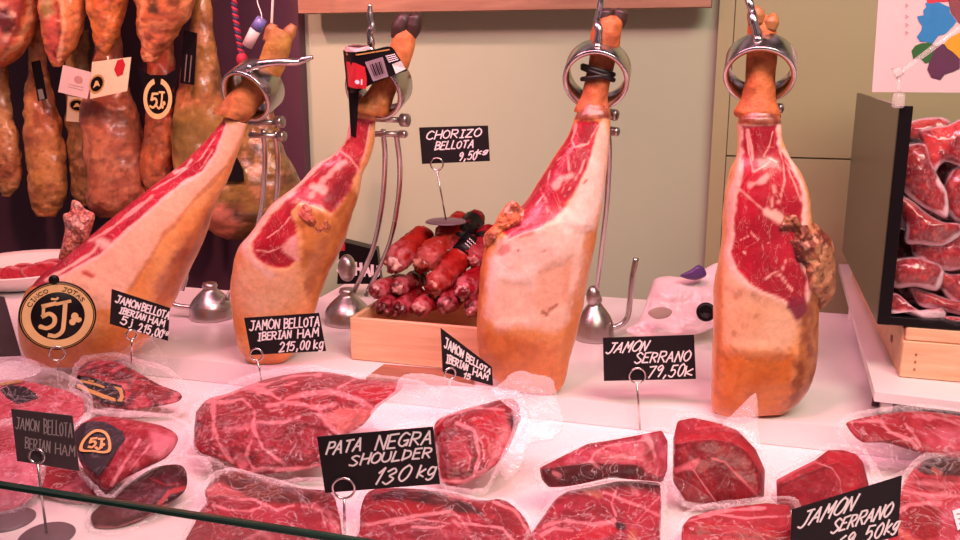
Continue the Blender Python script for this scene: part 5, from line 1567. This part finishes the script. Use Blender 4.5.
ops = LEANOPS + [('poly', C6([(140, 150), (260, 135), (440, 145), (640, 215), (660, 260), (540, 240), (440, 210), (300, 185), (150, 190)]), '3e1614', 3, 3, 0, '5a241c', 50), ('poly', C6([(140, 190), (240, 180), (380, 205), (470, 225), (380, 245), (160, 225)]), 'b81830', 3, 2, .5),
       ('line', C6([(100, 300), (240, 275), (380, 250), (500, 235)]), FT, 1.6, 1), ('line', C6([(230, 295), (360, 270), (500, 290), (440, 310), (330, 305)]), FT, 1.2, 1), ('line', C6([(520, 240), (560, 280), (600, 360)]), PK, 2, 2), ('line', C6([(560, 290), (740, 310), (790, 366)]), FT, 1.4, 1.2), ('line', C6([(700, 190), (800, 230), (860, 330)]), FT, 1.6, 1.2), ('line', C6([(520, 275), (545, 300)]), FT, 3, 2)]
pack('ham_pack', 'vacuum pack below the pata negra sign, dark rind along its upper edge', 'meat pack', poly, Floor(562, 488, 0.045, 0.0), 0.012, ops, ridge=C6([(120, 290), (300, 250), (480, 235), (640, 270), (800, 330)]), rough=0.006, back=0.004)
# --- stacked pair, centre right
C7 = lambda p: z(520, 410, 4.153, p)
poly = C7([(80, 240), (180, 190), (280, 140), (420, 118), (590, 84), (614, 130), (612, 250), (592, 300), (510, 292), (380, 282), (240, 310), (180, 320), (120, 322), (90, 290)])
ops = [('base', '9c1c34', 'b84058', 40, .9), ('poly', C7([(85, 240), (200, 232), (300, 218), (480, 226), (515, 245), (510, 275), (380, 285), (220, 305), (125, 322), (90, 290)]), '5a0a16', 2, 1.5, .2, '7c101e', 40),
       ('poly', C7([(300, 170), (420, 135), (520, 150), (500, 215), (340, 210)]), 'b83a4c', 4, 4, .9, 'd88088', 60), ('line', C7([(290, 215), (310, 180), (360, 150), (520, 125)]), FT, 1.5, 1.2), ('line', C7([(530, 110), (560, 180), (575, 240), (560, 290)]), FT, 2.2, 2), ('line', C7([(340, 200), (420, 190), (510, 210)]), FT, 1.4, 1.2), ('line', C7([(140, 260), (165, 272)]), FT, 2, 1), ('line', C7([(300, 215), (320, 236)]), FT, 2, 1),
       ('poly', C7([(560, 110), (600, 90), (612, 140), (605, 240), (580, 260)]), 'b02c48', 3, 3, .6, 'd0788c', 60)]
pack('ham_pack', 'upper vacuum pack of the pair under the 79,50 sign, dark cut front edge', 'meat pack', poly, Floor(487, 430, 0.075, 0.055), 0.018, ops, bag=C7([(60, 240), (170, 180), (280, 128), (420, 100), (600, 72), (634, 130), (630, 270), (600, 312), (510, 305), (380, 296), (240, 322), (110, 338), (70, 300)]), smooth='sharp', ridge=C7([(95, 246), (200, 232), (300, 220), (480, 228), (530, 260), (590, 280)]), rough=0.005, ground=0.05, a=4, b=.4)
poly = C7([(40, 520), (90, 450), (150, 365), (200, 335), (300, 318), (400, 296), (510, 295), (582, 302), (588, 400), (582, 520), (580, 632), (40, 632)])
ops = [('base', '961a30', 'b4344a', 40, .9), ('poly', C7([(190, 395), (300, 340), (420, 330), (440, 400), (420, 470), (300, 470), (200, 460), (120, 470)]), '8c1a2a', 4, 4, .5, 'a83448', 40), ('poly', C7([(300, 480), (420, 470), (440, 490), (340, 540), (200, 560), (120, 560)]), 'c01430', 3, 2, .2), ('poly', C7([(390, 460), (435, 470), (440, 495), (400, 505)]), '3a0a12', 2, 2, 0),
       ('line', C7([(100, 480), (180, 460), (300, 475), (390, 462)]), FT, 2.4, 2), ('line', C7([(350, 340), (420, 370), (500, 400), (580, 440)]), FT, 1.4, 1), ('line', C7([(280, 340), (320, 350)]), 'c89a70', 3, 2), ('line', C7([(410, 300), (380, 390), (400, 440)]), FT, .9, 1), ('line', C7([(460, 310), (490, 350), (470, 330)]), FT, 2.4, 2), ('line', C7([(90, 520), (140, 490), (220, 500)]), FT, 1.6, 1.4), ('poly', C7([(455, 500), (480, 500), (490, 560), (450, 560)]), 'c08a58', 3, 3, 0), ('line', C7([(580, 360), (540, 400), (490, 460)]), FT, .8, .8)]
pack('ham_pack', 'lower vacuum pack of the pair under the 79,50 sign, bright red front', 'meat pack', poly, Floor(562, 480, 0.052, 0.0), 0.016, ops, smooth='sharp', ridge=C7([(60, 500), (190, 450), (300, 440), (430, 470), (560, 480)]), rough=0.006, back=0.005)
# --- serrano chunks
C8 = lambda p: z(660, 400, 3.86, p)
poly = C8([(50, 150), (68, 80), (130, 68), (240, 92), (300, 118), (370, 190), (406, 270), (402, 375), (330, 402), (230, 405), (100, 392), (48, 312)])
ops = [('base', 'a01c2c', 'b4303c', 60, .5), ('poly', C8([(48, 185), (120, 160), (200, 152), (290, 170), (350, 220), (395, 290), (400, 370), (330, 400), (220, 402), (100, 390), (48, 312)]), '9c1828', 2, 1, .5, '7c1020', 30), ('line', C8([(52, 165), (120, 150), (200, 145), (290, 160), (340, 190), (385, 250)]), 'c03444', 4, 1.5, .7),
       ('poly', C8([(50, 265), (110, 240), (150, 225), (150, 240), (125, 270), (60, 285)]), 'd88484', 2, 2, 0), ('line', C8([(128, 268), (170, 330), (215, 392)]), FT, .9, .6), ('line', C8([(200, 225), (250, 240), (300, 290), (388, 380)]), 'd88484', 1.2, .7), ('line', C8([(135, 100), (150, 75)]), FT, .9, .6), ('poly', C8([(60, 140), (70, 80), (140, 72), (135, 120)]), 'a82c40', 3, 3, .4), ('line', C8([(140, 110), (220, 100), (310, 130)]), 'd07078', 1.2, 1)]
pack('ham_chunk_pack', 'rounded packed ham chunk with a thin white seam, below the upright rightmost ham', 'meat pack', poly, Floor(505, 418, 0.105, 0.02), 0.028, ops, bag=C8([(38, 150), (55, 66), (130, 54), (240, 76), (310, 100), (390, 170), (425, 270), (420, 395), (330, 418), (230, 420), (90, 408), (34, 320)]), smooth='sharp', ridge=C8([(60, 170), (130, 155), (200, 150), (280, 162), (340, 200), (385, 280), (388, 360)]), rough=0.003, a=4, b=.4, fmat='clear', ground=0.015,
     flaps=[([(722, 425), (735, 412), (752, 395), (757, 398), (759, 430), (762, 452), (752, 446), (738, 432)], Floor(505, 418, 0.10, 0.03), 'haze'), ([(662, 480), (672, 476), (690, 484), (712, 500), (704, 508), (684, 516), (674, 530), (664, 510)], Floor(520, 470, 0.06, 0.03), 'film')])
poly = [(682, 526), (690, 517), (710, 511), (740, 506), (766, 503), (790, 505), (793, 530), (795, 562), (680, 562)]
ops = [('base', 'ac2838', 'bc4450', 40, .5), ('poly', [(682, 526), (700, 522), (740, 524), (795, 530), (798, 566), (678, 566)], 'b01024', 2.5, 1.5, .2, 'c01c30', 30), ('line', [(690, 521), (715, 514), (745, 518), (790, 516)], FT, 1.2, 1.2), ('line', [(700, 516), (730, 510), (765, 508)], FT, 1.8, 1.4), ('line', [(690, 532), (740, 536), (795, 540)], '8c0c1c', 1.5, 1, .7)]
pack('ham_pack', 'low flat vacuum pack in front of the rounded ham chunk', 'meat pack', poly, Floor(562, 503, 0.05, 0.0), 0.012, ops, smooth='sharp', ridge=[(686, 525), (740, 525), (795, 531)], rough=0.004, back=0.004, bag=[(676, 532), (686, 512), (708, 504), (740, 500), (770, 497), (797, 500), (800, 530), (802, 566), (672, 566)])
poly = [(776, 480), (795, 470), (815, 460), (828, 450), (843, 450), (856, 454), (863, 462), (869, 485), (866, 506), (840, 512), (800, 510), (777, 503)]
ops = [('base', 'a02434', 'b43c4c', 55, .6), ('poly', [(828, 452), (858, 454), (868, 485), (866, 506), (848, 508), (842, 480), (826, 462)], 'bc3040', 2, 1.5, .4), ('line', [(815, 462), (832, 468), (840, 480), (842, 498)], FT, .8, .6), ('line', [(776, 482), (796, 471), (816, 461)], 'd8848c', 1.6, 1)]
pack('ham_chunk_pack', 'smaller packed ham chunk standing behind the 69,50 sign', 'meat pack', poly, Floor(512, 448, 0.085, 0.0), 0.022, ops, smooth='sharp', ridge=[(782, 484), (800, 476), (825, 466), (840, 462), (856, 476), (860, 500)], rough=0.003, a=4, b=.4, fmat='clear', bag=[(768, 500), (772, 476), (792, 464), (820, 450), (834, 444), (862, 448), (872, 462), (878, 490), (874, 512), (838, 516), (790, 514)],
     flaps=[([(776, 452), (790, 448), (815, 446), (830, 447), (818, 456), (798, 468), (778, 478), (771, 466)], Floor(512, 446, 0.07, 0.01), 'film'), ([(866, 455), (870, 438), (876, 434), (886, 444), (892, 456), (888, 470), (876, 482), (870, 474)], Floor(512, 440, 0.08, 0.02), 'film')])
# --- right hand pile
poly = [(848, 428), (850, 421), (884, 414), (920, 411), (960, 416), (1005, 425), (1005, 462), (960, 462), (930, 456), (910, 450), (885, 443), (862, 442)]
ops = [('base', 'a41c30', 'bc4450', 45, .8), ('poly', [(852, 424), (880, 424), (905, 440), (920, 448), (900, 448), (862, 442)], 'a01428', 2, 2, .3), ('poly', [(884, 424), (900, 424), (908, 432), (898, 436), (886, 433)], 'a81828', 2, 1.5, .2), ('line', [(850, 422), (880, 420), (890, 432), (910, 440), (918, 448)], FT, 2, 1.5), ('line', [(905, 424), (915, 436), (920, 446)], FT, 1.8, 1.5), ('line', [(915, 416), (940, 418), (960, 424)], PK, 2, 2), ('poly', [(920, 430), (960, 428), (1000, 440), (1000, 455), (930, 450)], 'c85a68', 5, 4, .6, 'dc9098', 50)]
pack('ham_pack', 'marbled vacuum pack at the right in front of the white shelf', 'meat pack', poly, Floor(462, 411, 0.055, 0.05), 0.018, ops, rough=0.006, ground=0.045, bag=[(838, 432), (846, 416), (884, 408), (922, 405), (962, 410), (1010, 418), (1010, 470), (958, 468), (924, 470), (900, 476), (880, 480), (868, 462), (846, 448)])
poly = [(902, 486), (912, 470), (922, 461), (945, 457), (1005, 462), (1005, 562), (892, 562), (896, 520)]
ops = [('base', '9c1c2e', 'c84c58', 40, .8), ('poly', [(916, 470), (926, 458), (945, 456), (1005, 462), (1005, 480), (950, 476), (925, 475)], '2e1012', 2, 1.5, 0, '4a1a16', 50), ('line', [(934, 470), (940, 474)], 'b88a70', 2, 1.5), ('line', [(903, 490), (930, 496), (960, 496), (1000, 490)], FT, 2.4, 1.5), ('line', [(905, 482), (940, 484), (1000, 484)], PK, 3, 2), ('poly', [(902, 510), (930, 504), (945, 512), (940, 535), (925, 540), (905, 530)], '9c1222', 2, 2, .4),
       ('line', [(898, 512), (910, 505), (940, 503)], FT, 2, 1.5), ('line', [(896, 530), (910, 540), (930, 545)], 'e09a7c', 3, 2), ('poly', [(942, 505), (1000, 500), (1000, 562), (940, 562)], 'c45a68', 3, 3, .8, 'd8909a', 50)]
tk = pack('ham_pack', 'vacuum pack in the bottom right corner with a dark rind on top', 'meat pack', poly, Floor(562, 456, 0.06, 0.0), 0.016, ops, rough=0.006, back=0.005, bag=[(890, 520), (900, 482), (918, 458), (945, 451), (1010, 455), (1010, 566), (884, 566)])
q = [Floor(562, 456, 0.06, 0.0)(np.float64(x), np.float64(y)) + np.array([0.0, -0.030, 0.006]) for x, y in ((948, 505), (985, 494), (990, 512), (953, 524))]
f = Face(q)
o = MB().slab(q, 0.001, f.n).build('paper_label', MT['white'], tk, False)
mb = MB()
for v in (.25, .5, .75):
    f.ribbons(mb, [f.at(np.linspace(.08, .9, 9), v + .05 * np.array([0, 1, 0, 1, 1, 0, 1, 0, 1]))], 0.0018)
mb.build('small_print', MT['ink'], o, False)

# --- left packs
poly = [(76, 376), (88, 362), (112, 361), (134, 370), (158, 384), (180, 393), (177, 402), (146, 408), (115, 410), (84, 394)]
ops = [('base', 'a83040', 'c85a64', 50, .6), ('mott', '5a0e1c', 60, .52, .9), ('mott', 'e8a8a8', 50, .64, .8), ('poly', [(140, 385), (165, 388), (170, 400), (150, 402)], '8c1424', 3, 3, .3)]
wL = Floor(410, 361, 0.05, 0.03)
t1 = pack('ham_pack', 'vacuum pack with a black and gold striped band, below the leftmost ham', 'meat pack', poly, wL, 0.02, ops, bag=[(70, 380), (84, 356), (112, 352), (140, 360), (168, 368), (188, 388), (186, 404), (176, 416), (146, 416), (110, 416), (78, 404)], ground=0.03, rough=0.006,
          flaps=[([(118, 360), (130, 345), (150, 338), (162, 352), (172, 372), (180, 388), (160, 384), (138, 372)], Floor(410, 340, 0.09, 0.03), 'film')])


def band(name, px, where, lift, m, parent, nn=8):
    n = len(px)
    V = [where(np.float64(x), np.float64(y)) + (_C - where(np.float64(x), np.float64(y))) / np.linalg.norm(_C - where(np.float64(x), np.float64(y))) * lift for x, y in px]
    return MB().slab(V, 0.0015, Face([V[0], V[n // 4], V[n // 2], V[3 * n // 4]]).n).build(name, m, parent, False)


E8 = lambda p: z(60, 350, 5.4, p)
bb = band('printed_band', E8([(95, 135), (180, 150), (260, 175), (330, 190), (350, 225), (345, 285), (320, 295), (230, 272), (150, 235), (82, 205)]), wL, 0.024, MT['ink'], t1)
for p in ([(88, 200), (150, 228), (240, 262), (300, 278), (300, 262), (240, 240), (150, 205), (95, 180)], [(110, 160), (190, 178), (240, 195), (236, 206), (190, 190), (108, 172)], [(290, 195), (335, 205), (345, 250), (335, 280), (310, 276), (325, 250), (318, 222)], [(150, 160), (185, 165), (182, 172), (150, 166)]):
    band('gold_stripe', E8(p), wL, 0.026, MT['gold'], bb)
poly = [(-30, 385), (0, 380), (20, 380), (44, 385), (70, 392), (84, 402), (80, 420), (60, 428), (30, 426), (-30, 425)]
ops = [('base', 'c04a58', 'dc8c94', 45, .6), ('mott', '9c1a2c', 40, .56, .8), ('mott', 'f0c4c4', 40, .62, .8)]
wM = Floor(428, 378, 0.05, 0.03)
t2 = pack('ham_pack', 'vacuum pack at the left edge with a plain black band, under the medallion ham', 'meat pack', poly, wM, 0.02, ops, bag=[(-30, 366), (0, 360), (24, 358), (50, 368), (78, 380), (92, 400), (86, 424), (60, 434), (20, 432), (-30, 432)], ground=0.03, fmat='film', flaps=[([(-10, 372), (10, 359), (34, 360), (40, 372), (20, 380), (-10, 384)], Floor(428, 360, 0.08, 0.03), 'haze')])
bb = band('black_band', z(0, 340, 5.4, [(0, 265), (60, 245), (130, 250), (190, 285), (205, 310), (130, 335), (95, 340), (30, 300)]), wM, 0.024, MT['ink'], t2)
band('gold_edge', z(0, 340, 5.4, [(0, 228), (110, 215), (120, 224), (0, 245)]), wM, 0.026, MT['gold'], bb)

C2 = lambda p: z(0, 410, 4.155, p)
poly = [(74, 432), (88, 420), (105, 416), (140, 421), (165, 427), (178, 438), (168, 456), (146, 468), (126, 478), (108, 490), (96, 482), (80, 462)]
ops = [('base', '9c1c30', 'b43c4c', 40, .8), ('mott', 'e0a0a0', 50, .63, .8), ('poly', [(150, 430), (176, 434), (176, 448), (160, 460), (150, 450)], 'e4aeb0', 5, 4, 0), ('line', [(112, 485), (125, 462), (140, 440)], FT, 2, 1.4), ('line', [(130, 470), (150, 445)], FT, 1.2, 1.2)]
wN = Floor(490, 416, 0.075, 0.04)
t3 = pack('ham_pack', 'vacuum pack with a gold emblem on a black label, beside the grey sign', 'meat pack', poly, wN, 0.024, ops, bag=[(70, 434), (86, 414), (108, 409), (142, 413), (172, 416), (192, 430), (186, 452), (160, 466), (132, 482), (108, 500), (94, 490), (76, 468)], ground=0.035, fmat='clear')
bb = band('black_label', C2([(310, 90), (345, 55), (385, 44), (440, 50), (512, 90), (520, 120), (470, 190), (440, 235), (412, 272), (370, 240), (330, 200), (312, 140)]), wN, 0.027, MT['ink'], t3)
P3 = [wN(np.float64(x), np.float64(y)) for x, y in C2([(330, 80), (465, 80), (465, 185), (330, 185)])]
dirs = (_C - np.mean(P3, 0)); dirs /= np.linalg.norm(dirs)
f = Face([p + dirs * 0.0295 for p in P3])
mb = MB()
tri = catmull([(.02, .85), (.10, .45), (.42, .06), (.72, .05), (.92, .30), (.97, .80), (.80, .95), (.40, .90)], 60, True)
ct_ = tri.mean(0)
inn = ct_ + (tri - ct_) * .80
V = np.vstack([f.at(tri[:, 0], tri[:, 1], .0008), f.at(inn[:, 0], inn[:, 1], .0008)])
mb.add(V, [[i, (i + 1) % 60, 60 + (i + 1) % 60, 60 + i] for i in range(60)])
f.write(mb, '5', .28, .74, .20, .40, .004, 0.05, .02); f.write(mb, 'J', .50, .80, .2, .46, .004, 0.05)
f.disc(mb, .74, .62, .05, .06, .0008); f.disc(mb, .68, .72, .045, .05, .0008)
mb.build('gold_emblem', MT['gold'], bb, False)

poly = [(91, 521), (93, 512), (113, 496), (135, 479), (156, 467), (180, 465), (187, 476), (184, 492), (165, 506), (144, 518), (116, 528), (97, 528)]
ops = [('base', '3e0a14', '5a1220', 30, .4), ('line', [(98, 528), (118, 529), (145, 519), (166, 507)], FT, 3, 1.4), ('line', [(160, 503), (170, 492), (184, 488)], 'c46058', 2.5, 1.5), ('line', [(150, 478), (165, 485), (180, 484)], '8c3a3c', 1, .8), ('poly', [(92, 520), (95, 508), (130, 512), (150, 510), (116, 527), (98, 527)], '641420', 3, 2, .2)]
pack('ham_pack', 'very dark slanting vacuum packed piece at the left, cut by the glass edge', 'meat pack', poly, Floor(529, 464, 0.05, 0.0), 0.020, ops, fmat='clear', rough=0.004, bag=[(86, 524), (90, 508), (112, 490), (134, 472), (156, 460), (184, 455), (206, 460), (212, 478), (196, 498), (176, 510), (150, 522), (118, 534), (94, 533)],
     flaps=[([(176, 462), (196, 456), (216, 458), (222, 470), (214, 492), (202, 500), (190, 494), (186, 478)], Floor(529, 456, 0.05, 0.01), 'film')])
poly = [(36, 476), (44, 466), (62, 463), (84, 468), (112, 478), (128, 488), (130, 500), (112, 506), (80, 504), (56, 498), (40, 490)]
ops = [('base', 'b04858', 'c8707c', 35, .5), ('poly', [(40, 474), (46, 466), (64, 464), (80, 472), (74, 482), (60, 490), (48, 488)], '9c1a26', 3, 3, .3), ('line', [(60, 492), (90, 478), (116, 482)], 'd88c94', 2, 2)]
pack('ham_pack', 'small pink and red vacuum pack beneath the grey sign, just above the glass edge', 'meat pack', poly, Floor(506, 463, 0.04, 0.0), 0.014, ops, rough=0.004)
poly = [(-40, 470), (-30, 436), (0, 424), (20, 424), (36, 440), (42, 460), (40, 482), (30, 500), (8, 512), (-40, 515)]
ops = [('base', 'dc9aa4', 'e8b8bc', 30, .3), ('mott', 'b84858', 22, .60, .7), ('poly', [(-20, 430), (14, 430), (18, 450), (-20, 456)], 'b03a48', 5, 5, .3)]
pack('ham_pack', 'pale pink vacuum pack in the left corner behind the grey sign', 'meat pack', poly, Floor(515, 424, 0.07, 0.0), 0.02, ops, fmat='film', rough=0.008)

# loose bag corner at the right of the board
# ================================================================== SIGNS
UPF = lambda d: Depth(d)


def stand_d(foot, z_):
    return dist(at_z(np.float64(foot[0]), np.float64(foot[1]), z_))


# chorizo sign standing on the pile
dcs = dist(fl) + 0.16
ft = at_d(np.float64(446), np.float64(222), dcs)
price_sign('black sign reading CHORIZO BELLOTA standing high above the chorizo pile', [(419, 127.5), (488, 125.5), (490, 161), (422, 164)], Depth(dcs),
           [('CHORIZO', .09, .33, .78, .25, .04, .04), ('BELLOTA', .20, .62, .56, .24, .04, .03), ('9,50', .53, .95, .26, .25, .04, .02), ('kg', .80, .80, .16, .14, .03, .03)], (437, 164, 6.2), ([(446, 222)], float(ft[2])), disc=0.048)
p = [(112, 289), (170, 308), (168, 341), (110, 324)]
d = 1.68
price_sign('tilted black JAMON BELLOTA IBERIAN HAM sign with 5J, in front of the leftmost ham', p, Depth(d, 0.0012, 0, 140, 0),
           [('JAMON', .06, .33, .40, .23, .03, 0), ('BELLOTA', .50, .34, .48, .26, .03, 0), ('IBERIAN', .13, .60, .44, .20, .03, 0), ('HAM', .62, .62, .28, .22, .03, 0), ('5j', .16, .90, .2, .28, .03, 0), ('215,00', .46, .96, .42, .30, .03, 0, 1), ('kg', .89, .80, .10, .14, .02, 0, .7)],
           (131, 334, 5), ([(131, 350), (132, 378)], TOPZ * 0 + 0.001), disc=0)
price_sign('black sign reading JAMON BELLOTA IBERIAN HAM 215 in front of the second ham', [(244, 318), (319, 313), (326, 351), (251, 355)], Depth(1.76),
           [('JAMON', .04, .34, .40, .27, .03, .02), ('BELLOTA', .50, .34, .47, .28, .03, .02), ('IBERIAN', .12, .62, .45, .23, .03, .02), ('HAM', .65, .62, .28, .24, .03, .02), ('215,00', .38, .95, .40, .28, .04, .02), ('kg', .84, .93, .12, .26, .03, .02)],
           (257, 354, 6.3), ([(260, 368), (262, 388)], TOPZ + .001), disc=0.0)
price_sign('steeply tilted black JAMON BELLOTA sign at the foot of the tall middle ham', [(441, 328), (492, 367), (493, 386), (443, 372)], Depth(1.60, 0.001, 0, 460, 0),
           [('JAMON', .04, .40, .36, .28, .03, .0), ('BELLOTA', .46, .44, .48, .30, .03, 0), ('IBERIAN', .06, .74, .42, .24, .03, 0), ('HAM', .58, .80, .30, .28, .03, 0), ('15', .38, 1.0, .14, .2, .03, 0)],
           (449, 373, 6), ([(449, 392)], 0.001), disc=0.0)
price_sign('black sign reading JAMON SERRANO 79,50 between the two right-hand hams', [(603, 338), (694, 335), (696, 379), (604, 381)], Depth(stand_d((640, 432), 0.0) + .0),
           [('JAMON', .02, .36, .44, .26, .06, .05), ('SERRANO', .33, .60, .60, .26, .04, .03), ('79,50', .46, .94, .38, .30, .05, .02), ('k', .87, .92, .09, .26, .03, .02)],
           (637, 375, 8), ([(640, 432)], 0.001), disc=0.0)
dF = stand_d((345, 535), 0.0)
price_sign('large black sign reading PATA NEGRA SHOULDER 130 in front of the big shoulder pack', [(317, 437), (433, 427), (440, 484), (325, 493)], Depth(dF),
           [('PATA', .05, .32, .30, .24, .05, .03), ('NEGRA', .48, .30, .48, .26, .05, .03), ('SHOULDER', .24, .55, .70, .20, .04, .04), ('130', .40, .92, .30, .30, .08, .02), ('kg', .80, .85, .15, .24, .05, .02)],
           (344, 487, 11), ([(345, 536)], 0.001), disc=0.0)
dG = stand_d((47, 536), 0.0)
price_sign('greyish sign reading JAMON BELLOTA IBERIAN HAM standing in the left foreground', [(11, 409), (72, 416), (79, 471), (17, 461)], Depth(dG),
           [('JAMON', .04, .36, .38, .24, .03, .0), ('BELLOTA', .50, .38, .46, .30, .03, 0), ('BERIAN', .16, .72, .40, .24, .03, 0), ('HAM', .64, .74, .32, .22, .03, 0)],
           (38, 455, 7.5), ([(42, 490), (47, 536)], 0.001), disc=0.040, board='slate', ink='chalk_dim', chalk_w=0.0017)
dH = 1.17
price_sign('slanted black sign reading JAMON SERRANO 69,50 in the bottom right foreground', [(792, 510), (902, 476), (898, 536), (790, 566)], Depth(dH),
           [('JAMON', .05, .36, .50, .28, .07, .05), ('SERRANO', .36, .62, .54, .24, .05, .02), ('69,50', .40, .96, .42, .28, .05, .02), ('kg', .86, .90, .12, .24, .04, .02)],
           (836, 552, 9), ([(838, 590)], 0.001), disc=0.036)
price_sign('blank dark card seen partly at the left edge below the plate', [(-40, 290), (4, 297), (21, 356), (-30, 358)], Depth(1.72, 0.0, 0, 0, 0), [('J', .02, .3, .05, .2)], (-6, 356, 6), ([(-6, 390)], 0.001), disc=0.0, board='slate')

# round medallion sign
dm = 1.70
mc = at_d(np.float64(58), np.float64(316), dm)
rm = 35.5 * px_size(mc)
base = at_z(np.float64(58), np.float64(392), 0.001)
t = thing('round_sign', 'round black and gold 5J medallion sign in front of the leftmost ham', 'medallion', base)
r_, u_, v_ = view_axes(mc)
nrm_ = -_H
q = [mc + (sx * r_ + sy * np.array([0, 0, 1.0])) * rm for sx, sy in ((-1, 1), (1, 1), (1, -1), (-1, -1))]
f = Face(q)
nn = f.n
dsk = MB().lathe([(0, -.004), (rm * .985, -.004), (rm, -.002), (rm * .985, 0), (0, 0)], mc, nn, 64)
dsk = dsk.build('disc', MT['ink'], t)
mb = MB(); f.disc(mb, .5, .5, .455, .455, .0010, 70, .76)
gr = mb.build('gold_ring', MT['gold_pale'], dsk, False)
mb = MB(); f.disc(mb, .5, .5, .475, .475, .0010, 70, .985)
mb.build('gold_rim', MT['gold'], dsk, False)
mb = MB()


def thick(mb, pts, w, n=40):
    c_ = catmull(pts, n)
    P = f.at(c_[:, 0], c_[:, 1], 0)
    f.ribbons(mb, [P], w, .0012)


W1 = rm * 0.115
f_all = f
f = Face(mc + (f.q - mc) * 1.07)
f.ribbons(mb, [f.at(np.array([.34, .48]), np.array([.345, .325]))], W1, .0012)
f.ribbons(mb, [f.at(np.array([.345, .325]), np.array([.345, .48]))], W1 * .7, .0012)
thick(mb, [(.325, .48), (.40, .455), (.455, .51), (.44, .60), (.36, .645), (.285, .62)], W1)
f.disc(mb, .285, .615, .03, .03, .0016)
f.ribbons(mb, [f.at(np.array([.50, .66]), np.array([.335, .315]))], W1 * .8, .0012)
thick(mb, [(.605, .33), (.585, .45), (.56, .60), (.53, .71), (.45, .765), (.375, .745)], W1)
thick(mb, [(.45, .20 + .06), (.50, .27), (.52, .255)], W1 * .5, 12)
f.disc(mb, .70, .53, .045, .055, .0014); f.disc(mb, .665, .60, .04, .045, .0016); f.disc(mb, .74, .58, .04, .035, .0018)
mb.build('lettering', MT['gold_pale'], dsk, False)
f = f_all
for txt, a0, a1 in (('CINCO', 152, 104), ('JOTAS', 76, 28)):
    mb = MB()
    st, Wd = strokes(txt, 3, .05)
    for g in st:
        an = np.radians(a0 + (a1 - a0) * g[:, 0] / Wd)
        rad = .365 + .055 * g[:, 1]
        f.ribbons(mb, [f.at(.5 + rad * np.cos(an), .5 - rad * np.sin(an))], rm * .022, .0016)
    mb.build('ring_lettering', MT['ink'], gr, False)
P = mc + np.array([0, 0, 1.0]) * rm * 1.05
MB().lathe([(0, -.004), (rm * .13, -.004), (rm * .14, 0), (rm * .10, .003), (0, .003)], P, nn, 24).build('hanging_knob', MT['ink'], t)
P = at_d(np.float64(57), np.float64(353.5), dm - .008)
rr_ = 7.2 * px_size(P)
a = np.linspace(0, 2 * math.pi, 28, endpoint=False)
MB().tube([P + rr_ * (math.cos(k) * r_ + math.sin(k) * np.array([0, 0, 1])) for k in a], .0018, 8, True).build('ring_clip', MT['steel'], t)
MB().tube([P - np.array([0, 0, rr_]), base], .0015, 8).build('stem', MT['steel'], t)

# dark printed box at the back
db_ = 2.42
q = [at_d(np.float64(x), np.float64(y), db_) for x, y in ((340, 241), (377, 250), (381, 284), (337, 284))]
f = Face(q)
t = thing('printed_box', 'black box with bold white lettering standing behind the second stand', 'box', np.mean(q[2:], 0))
b = MB().slab(q, 0.05, f.n).build('box_body', MT['ink'], t, False)
mb = MB(); f.write(mb, 'SCHAU', .0, .72, .98, .34, .0085, 0.0, -.05)
mb.build('lettering', MT['white'], b, False)
mb = MB(); f.patch(mb, [(.0, .0), (.14, .03), (.14, .2), (.0, .22)], .001)
mb.build('red_corner', MT['red'], b, False)
# a second base disc seen through the glass at the far left
p = at_z(np.float64(8), np.float64(520), 0.0005)
o = MB().lathe([(0, .005), (.010, .005), (.036, .0035), (.040, .001), (.040, 0), (0, 0)], p).build('sign_foot', MT['stone'], None)
tag(o, 'purplish round sign foot in the bottom left corner behind the glass', 'sign foot')
# low black box on the far wall base between the two left stands
